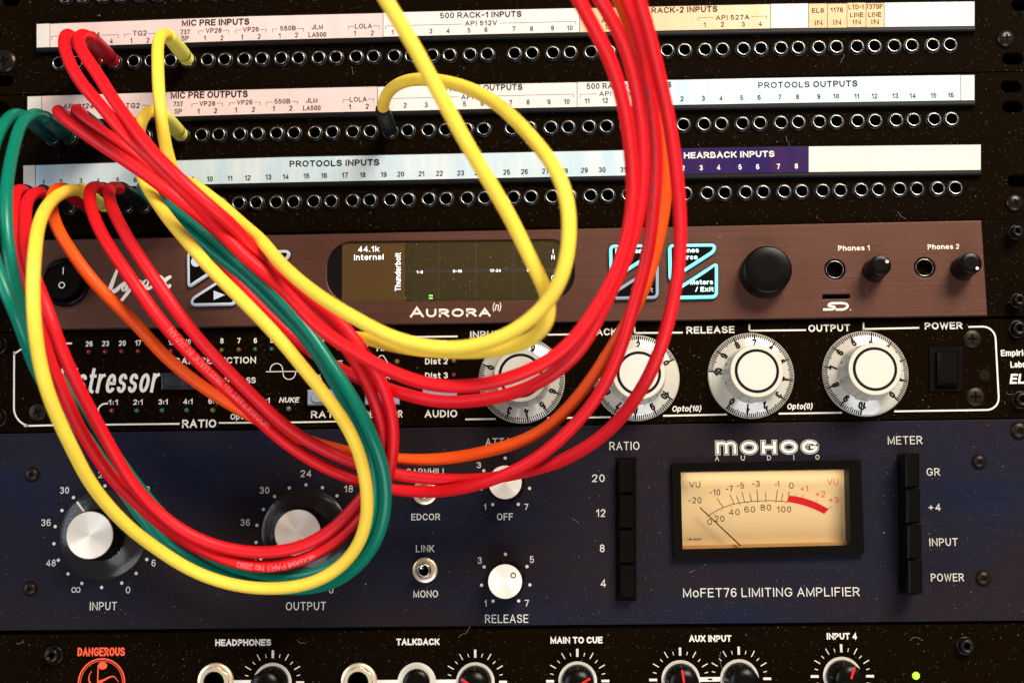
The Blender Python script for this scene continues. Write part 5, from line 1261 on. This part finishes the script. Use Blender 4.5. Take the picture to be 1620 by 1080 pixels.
cable('green cable hanging nearly straight down in front of the left rack edge', M_GRN,
 [(60,176,40),(50,180,45),(36,191,54),(28,209,61),(22,233,68),(16,256,74),(12,280,80),(9,314,86),(9,344,89),(10,366,90),(13,390,90),(17,420,89),(23,450,88),(31,482,87),(42,522,80),(58,564,71),(92,596,61),(136,648,54),(162,690,46),(179,716,42),(197,740,38),(215,765,34),(240,796,30),(275,836,26),(315,868,24),(360,895,23),(410,911,23),(459,914,25),(500,907,29),(535,893,33),(562,871,38),(580,845,42),(591,815,46),(595,780,50),(593,750,53),(587,722,55),(577,695,57),(564,668,58),(551,642,59),(533,611,60),(516,582,60),(500,556,60),(484,534,59),(466,514,59),(450,499,58),(433,482,57),(411,459,56),(389,438,54),(367,421,52),(344,405,50),(318,381,48),(295,360,47),(270,338,46),(245,317,45),(225,300,42),(219,291,38)],
 (2, 1, M_GRNB), (3, 6, M_GRNB))
# 10: yellow Y2 -> Y4
cable('yellow cable forming the large outer loop at lower left', M_YEL,
 [(249,171,38),(238,170,43),(227,178,47),(221,193,49),(218,212,50),(217,235,50),(219,258,50),(224,280,51),(236,301,55),(251,325,61),(269,350,67),(298,384,74),(329,421,80),(359,451,84),(389,480,86),(418,510,87),(448,542,86),(483,586,82),(511,620,79),(529,643,76),(541,660,73),(555,683,70),(566,707,67),(573,731,64),(579,759,61),(582,788,58),(582,812,55),(577,838,51),(566,866,47),(542,894,42),(514,914,39),(477,927,36),(440,931,35),(400,930,35),(355,922,36),(296,899,42),(252,870,50),(207,837,61),(169,798,72),(139,758,83),(114,708,95),(91,661,104),(72,611,112),(62,572,116),(57,538,119),(53,500,121),(52,465,121),(52,430,119),(55,403,115),(57,377,108),(62,353,98),(71,332,84),(86,313,66),(103,303,50),(111,300,41)],
 (2, 7, M_YELB), (3, 3, M_YELB))
# 11: yellow Y1 -> T
cable('yellow cable crossing the middle and leaving at the top left of centre', M_YEL,
 [(260,50,38),(254,54,44),(249,66,50),(249,84,54),(250,104,58),(250,124,61),(251,146,63),(253,170,64),(256,200,64),(260,222,62),(266,250,59),(274,275,54),(290,312,45),(315,355,36),(345,398,30),(374,436,29),(395,460,30),(420,482,33),(447,502,37),(480,517,43),(520,529,52),(567,537,65),(613,545,80),(660,553,93),(720,557,105),(775,555,114),(815,548,120),(847,536,124),(866,520,127),(874,504,129),(874,487,130),(865,460,131),(851,433,132),(837,405,134),(826,382,136),(808,345,139),(788,310,142),(763,269,146),(740,231,149),(719,192,152),(696,150,155),(675,111,157),(654,72,159),(633,36,161),(612,3,163),(590,-35,165)],
 (1, 7, M_YELB), None)
# 12: yellow Y5 -> Y3 loop
cable('yellow cable ending in the black boot at centre top', M_YEL,
 [(284,286,38),(293,285,43),(306,291,48),(328,308,54),(358,331,61),(387,359,67),(410,382,73),(430,402,79),(448,421,85),(478,448,92),(513,474,100),(544,493,105),(576,511,110),(604,527,114),(641,541,118),(678,549,121),(705,552,123),(735,551,126),(772,543,129),(810,527,132),(837,509,135),(862,486,138),(882,458,141),(894,428,144),(900,390,146),(902,351,147),(899,318,147),(890,288,146),(877,262,143),(858,238,139),(836,212,133),(812,186,125),(790,167,118),(768,153,110),(737,138,98),(698,128,85),(659,125,70),(633,131,58),(616,142,48),(608,153,41)],
 (3, 8, M_YELB), (2, 18, BLK))
CMAT = {0: M_RED, 1: M_RED2, 2: M_RED, 3: M_RED2, 4: M_RED, 5: M_RED2, 6: M_ORG, 7: M_GRN, 8: M_GRN, 9: M_YEL, 10: M_YEL, 11: M_YEL}
# keep cables from running through one another or through the knobs: push overlapping stretches apart in depth
def separate(it=40):
    import numpy as np
    A = [np.array([list(p) for p in c[1]]) for c in CAB]; gap = 2 * .00258
    for _ in range(it):
        moved = 0
        for i in range(len(A)):
            for j in range(i + 1, len(A)):
                a, b = A[i], A[j]
                d = a[:, None, :] - b[None, :, :]; dist = np.sqrt((d ** 2).sum(-1))
                ii, jj = np.where(dist < gap)
                if len(ii) == 0: continue
                mv_a = np.zeros_like(a); mv_b = np.zeros_like(b); ca = np.zeros(len(a)); cb = np.zeros(len(b))
                for u, v in zip(ii, jj):
                    if u < 26 or u > len(a) - 26 or v < 26 or v > len(b) - 26: continue
                    dd = d[u, v].copy(); dd[1] *= 1.6; n = np.linalg.norm(dd)
                    if n < 1e-7: dd = np.array([0, -1., 0]); n = 1
                    push = dd / n * (gap - dist[u, v]) * .35
                    mv_a[u] += push; mv_b[v] -= push; ca[u] += 1; cb[v] += 1
                ca[ca == 0] = 1; cb[cb == 0] = 1
                k = np.exp(-(np.arange(-14, 15) / 6.0) ** 2); k /= k.sum(); k *= 2.2
                for arr, mv, cc in ((a, mv_a, ca), (b, mv_b, cb)):
                    m2 = mv / cc[:, None]
                    for ax in range(3): arr[:, ax] += np.convolve(m2[:, ax], k, 'same')
                moved += len(ii)
        if not moved: break
    for c, a in zip(CAB, A):
        for p, v in zip(c[1], a): p[:] = [float(v[0]), float(v[1]), float(v[2])]
separate()
for n, (label, P, rad, r_) in enumerate(CAB):
    P = relax(P, 25)
    t = tube(P, rad, 20); t.build('cable', CMAT[n], r_); CAB[n] = (label, P, rad, r_)

# print on a cable jacket
def cable_print(idx, s, near, H=.0024, m_=None, side=1, wt=.00032, off=0.0, gap=.22):
    """lettering wrapped on the jacket, starting at the ring nearest a photo pixel and running towards it"""
    label, P, rad, r_ = CAB[idx]
    import bisect
    def px(v):
        d = v - CAM; return (810 + F_PX * d.dot(RIGHT) / d.dot(FWD), 540 - F_PX * d.dot(UP) / d.dot(FWD))
    a = min(range(len(P)), key=lambda i: (px(P[i])[0] - near[0]) ** 2 + (px(P[i])[1] - near[1]) ** 2)
    Q = P[a:] if side > 0 else list(reversed(P[:a + 1]))
    cum = [0]
    for u, v in zip(Q, Q[1:]): cum.append(cum[-1] + (v - u).length)
    tw, st = layout(s, gap); mb = MB(); e = 0
    def place(x, y):
        x = min(max(x, 0), cum[-1] - 1e-6); i = max(0, bisect.bisect_right(cum, x) - 1); f = (x - cum[i]) / max(1e-9, cum[i + 1] - cum[i]); c = Q[i] + (Q[i + 1] - Q[i]) * f
        T = (Q[min(i + 2, len(Q) - 1)] - Q[max(i - 1, 0)]).normalized(); n = (CAM - c).normalized(); n = (n - T * n.dot(T)).normalized(); b = n.cross(T)
        ang = (y - H / 2) / rad + off; return c + (n * cos(ang) + b * sin(ang)) * (rad + .00005 + e)
    for pts, closed, sq in st:
        f_ = Frame(Vector((0, 0, 0))); tmp = MB(); 
        pq = [Vector((u * H, v * H)) for u, v in pts]
        if closed: pq.append(pq[0].copy())
        dense = [tuple(pq[0])]
        for u, v in zip(pq, pq[1:]):
            nn = max(1, int((v - u).length / .00035))
            dense += [tuple(u + (v - u) * (i / nn)) for i in range(1, nn + 1)]
        ribbon(tmp, f_, dense, wt, 0, 0, False)
        mb.add([place(v.x, v.z) for v in tmp.v], tmp.f); e += .000001
    mb.build('jacket_print', m_ or mat('pale_print', (0.74, 0.15, 0.15), 0.5), r_)
cable_print(0, 'MOGAMI PART No 2893', (500, 877), side=1, off=0.35)
cable_print(4, 'MOGAMI PART No 2893 MADE IN JAPAN', (420, 675), side=-1, m_=mat('shallow_print', (0.78, 0.10, 0.10), 0.45), wt=.00030, off=-.3)
cable_print(4, 'MOGAMI PART No 2893', (1022, 415), side=1, m_=mat('dark_print', (0.34, 0.01, 0.015), 0.5), wt=.00030, off=.3)
cable_print(4, 'MOGAMI PART No 2893', (1038, 270), side=1, m_=mat('dark_print', (0.34, 0.01, 0.015), 0.5), wt=.00030, off=.3)

# ------------------------------------------------------------------ stray fibres lying on the panels
M_HAIR = mat('fibre', (0.22, 0.20, 0.17), 0.8)
def fibre(parent, x, y, L, n=6, h=0.0):
    a = random.uniform(0, 6.28); o = W(x, y, h); k = S(x, y, h); pts = [(0.0, 0.0)]
    for i in range(n):
        a += random.uniform(-.6, .6); pts.append((pts[-1][0] + cos(a) * L * k / n, pts[-1][1] + sin(a) * L * k / n))
    mb = MB(); ribbon(mb, Frame(o), smooth_pts(pts), .00008, .0002); mb.build('fibre', M_HAIR, parent)
for p_, x, y, L in ((PB2, 1244, 215, 26), (PB2, 1420, 335, 18), (PB1, 560, 118, 14), (PB1, 1330, 100, 16), (DC, 1592, 620, 16), (MC, 1140, 1030, 60), (MC, 725, 1008, 26), (MC, 38, 1012, 14), (MC, 470, 1012, 16), (MC, 1440, 1012, 22), (LA, 905, 620 + 200, 14), (LA, 1090, 905, 10), (PB2, 900, 345, 12)): fibre(p_, x, y, L)
fibre(AU, 1370, 452, 16, h=4.0); fibre(AU, 1205, 400, 9, h=4.0)
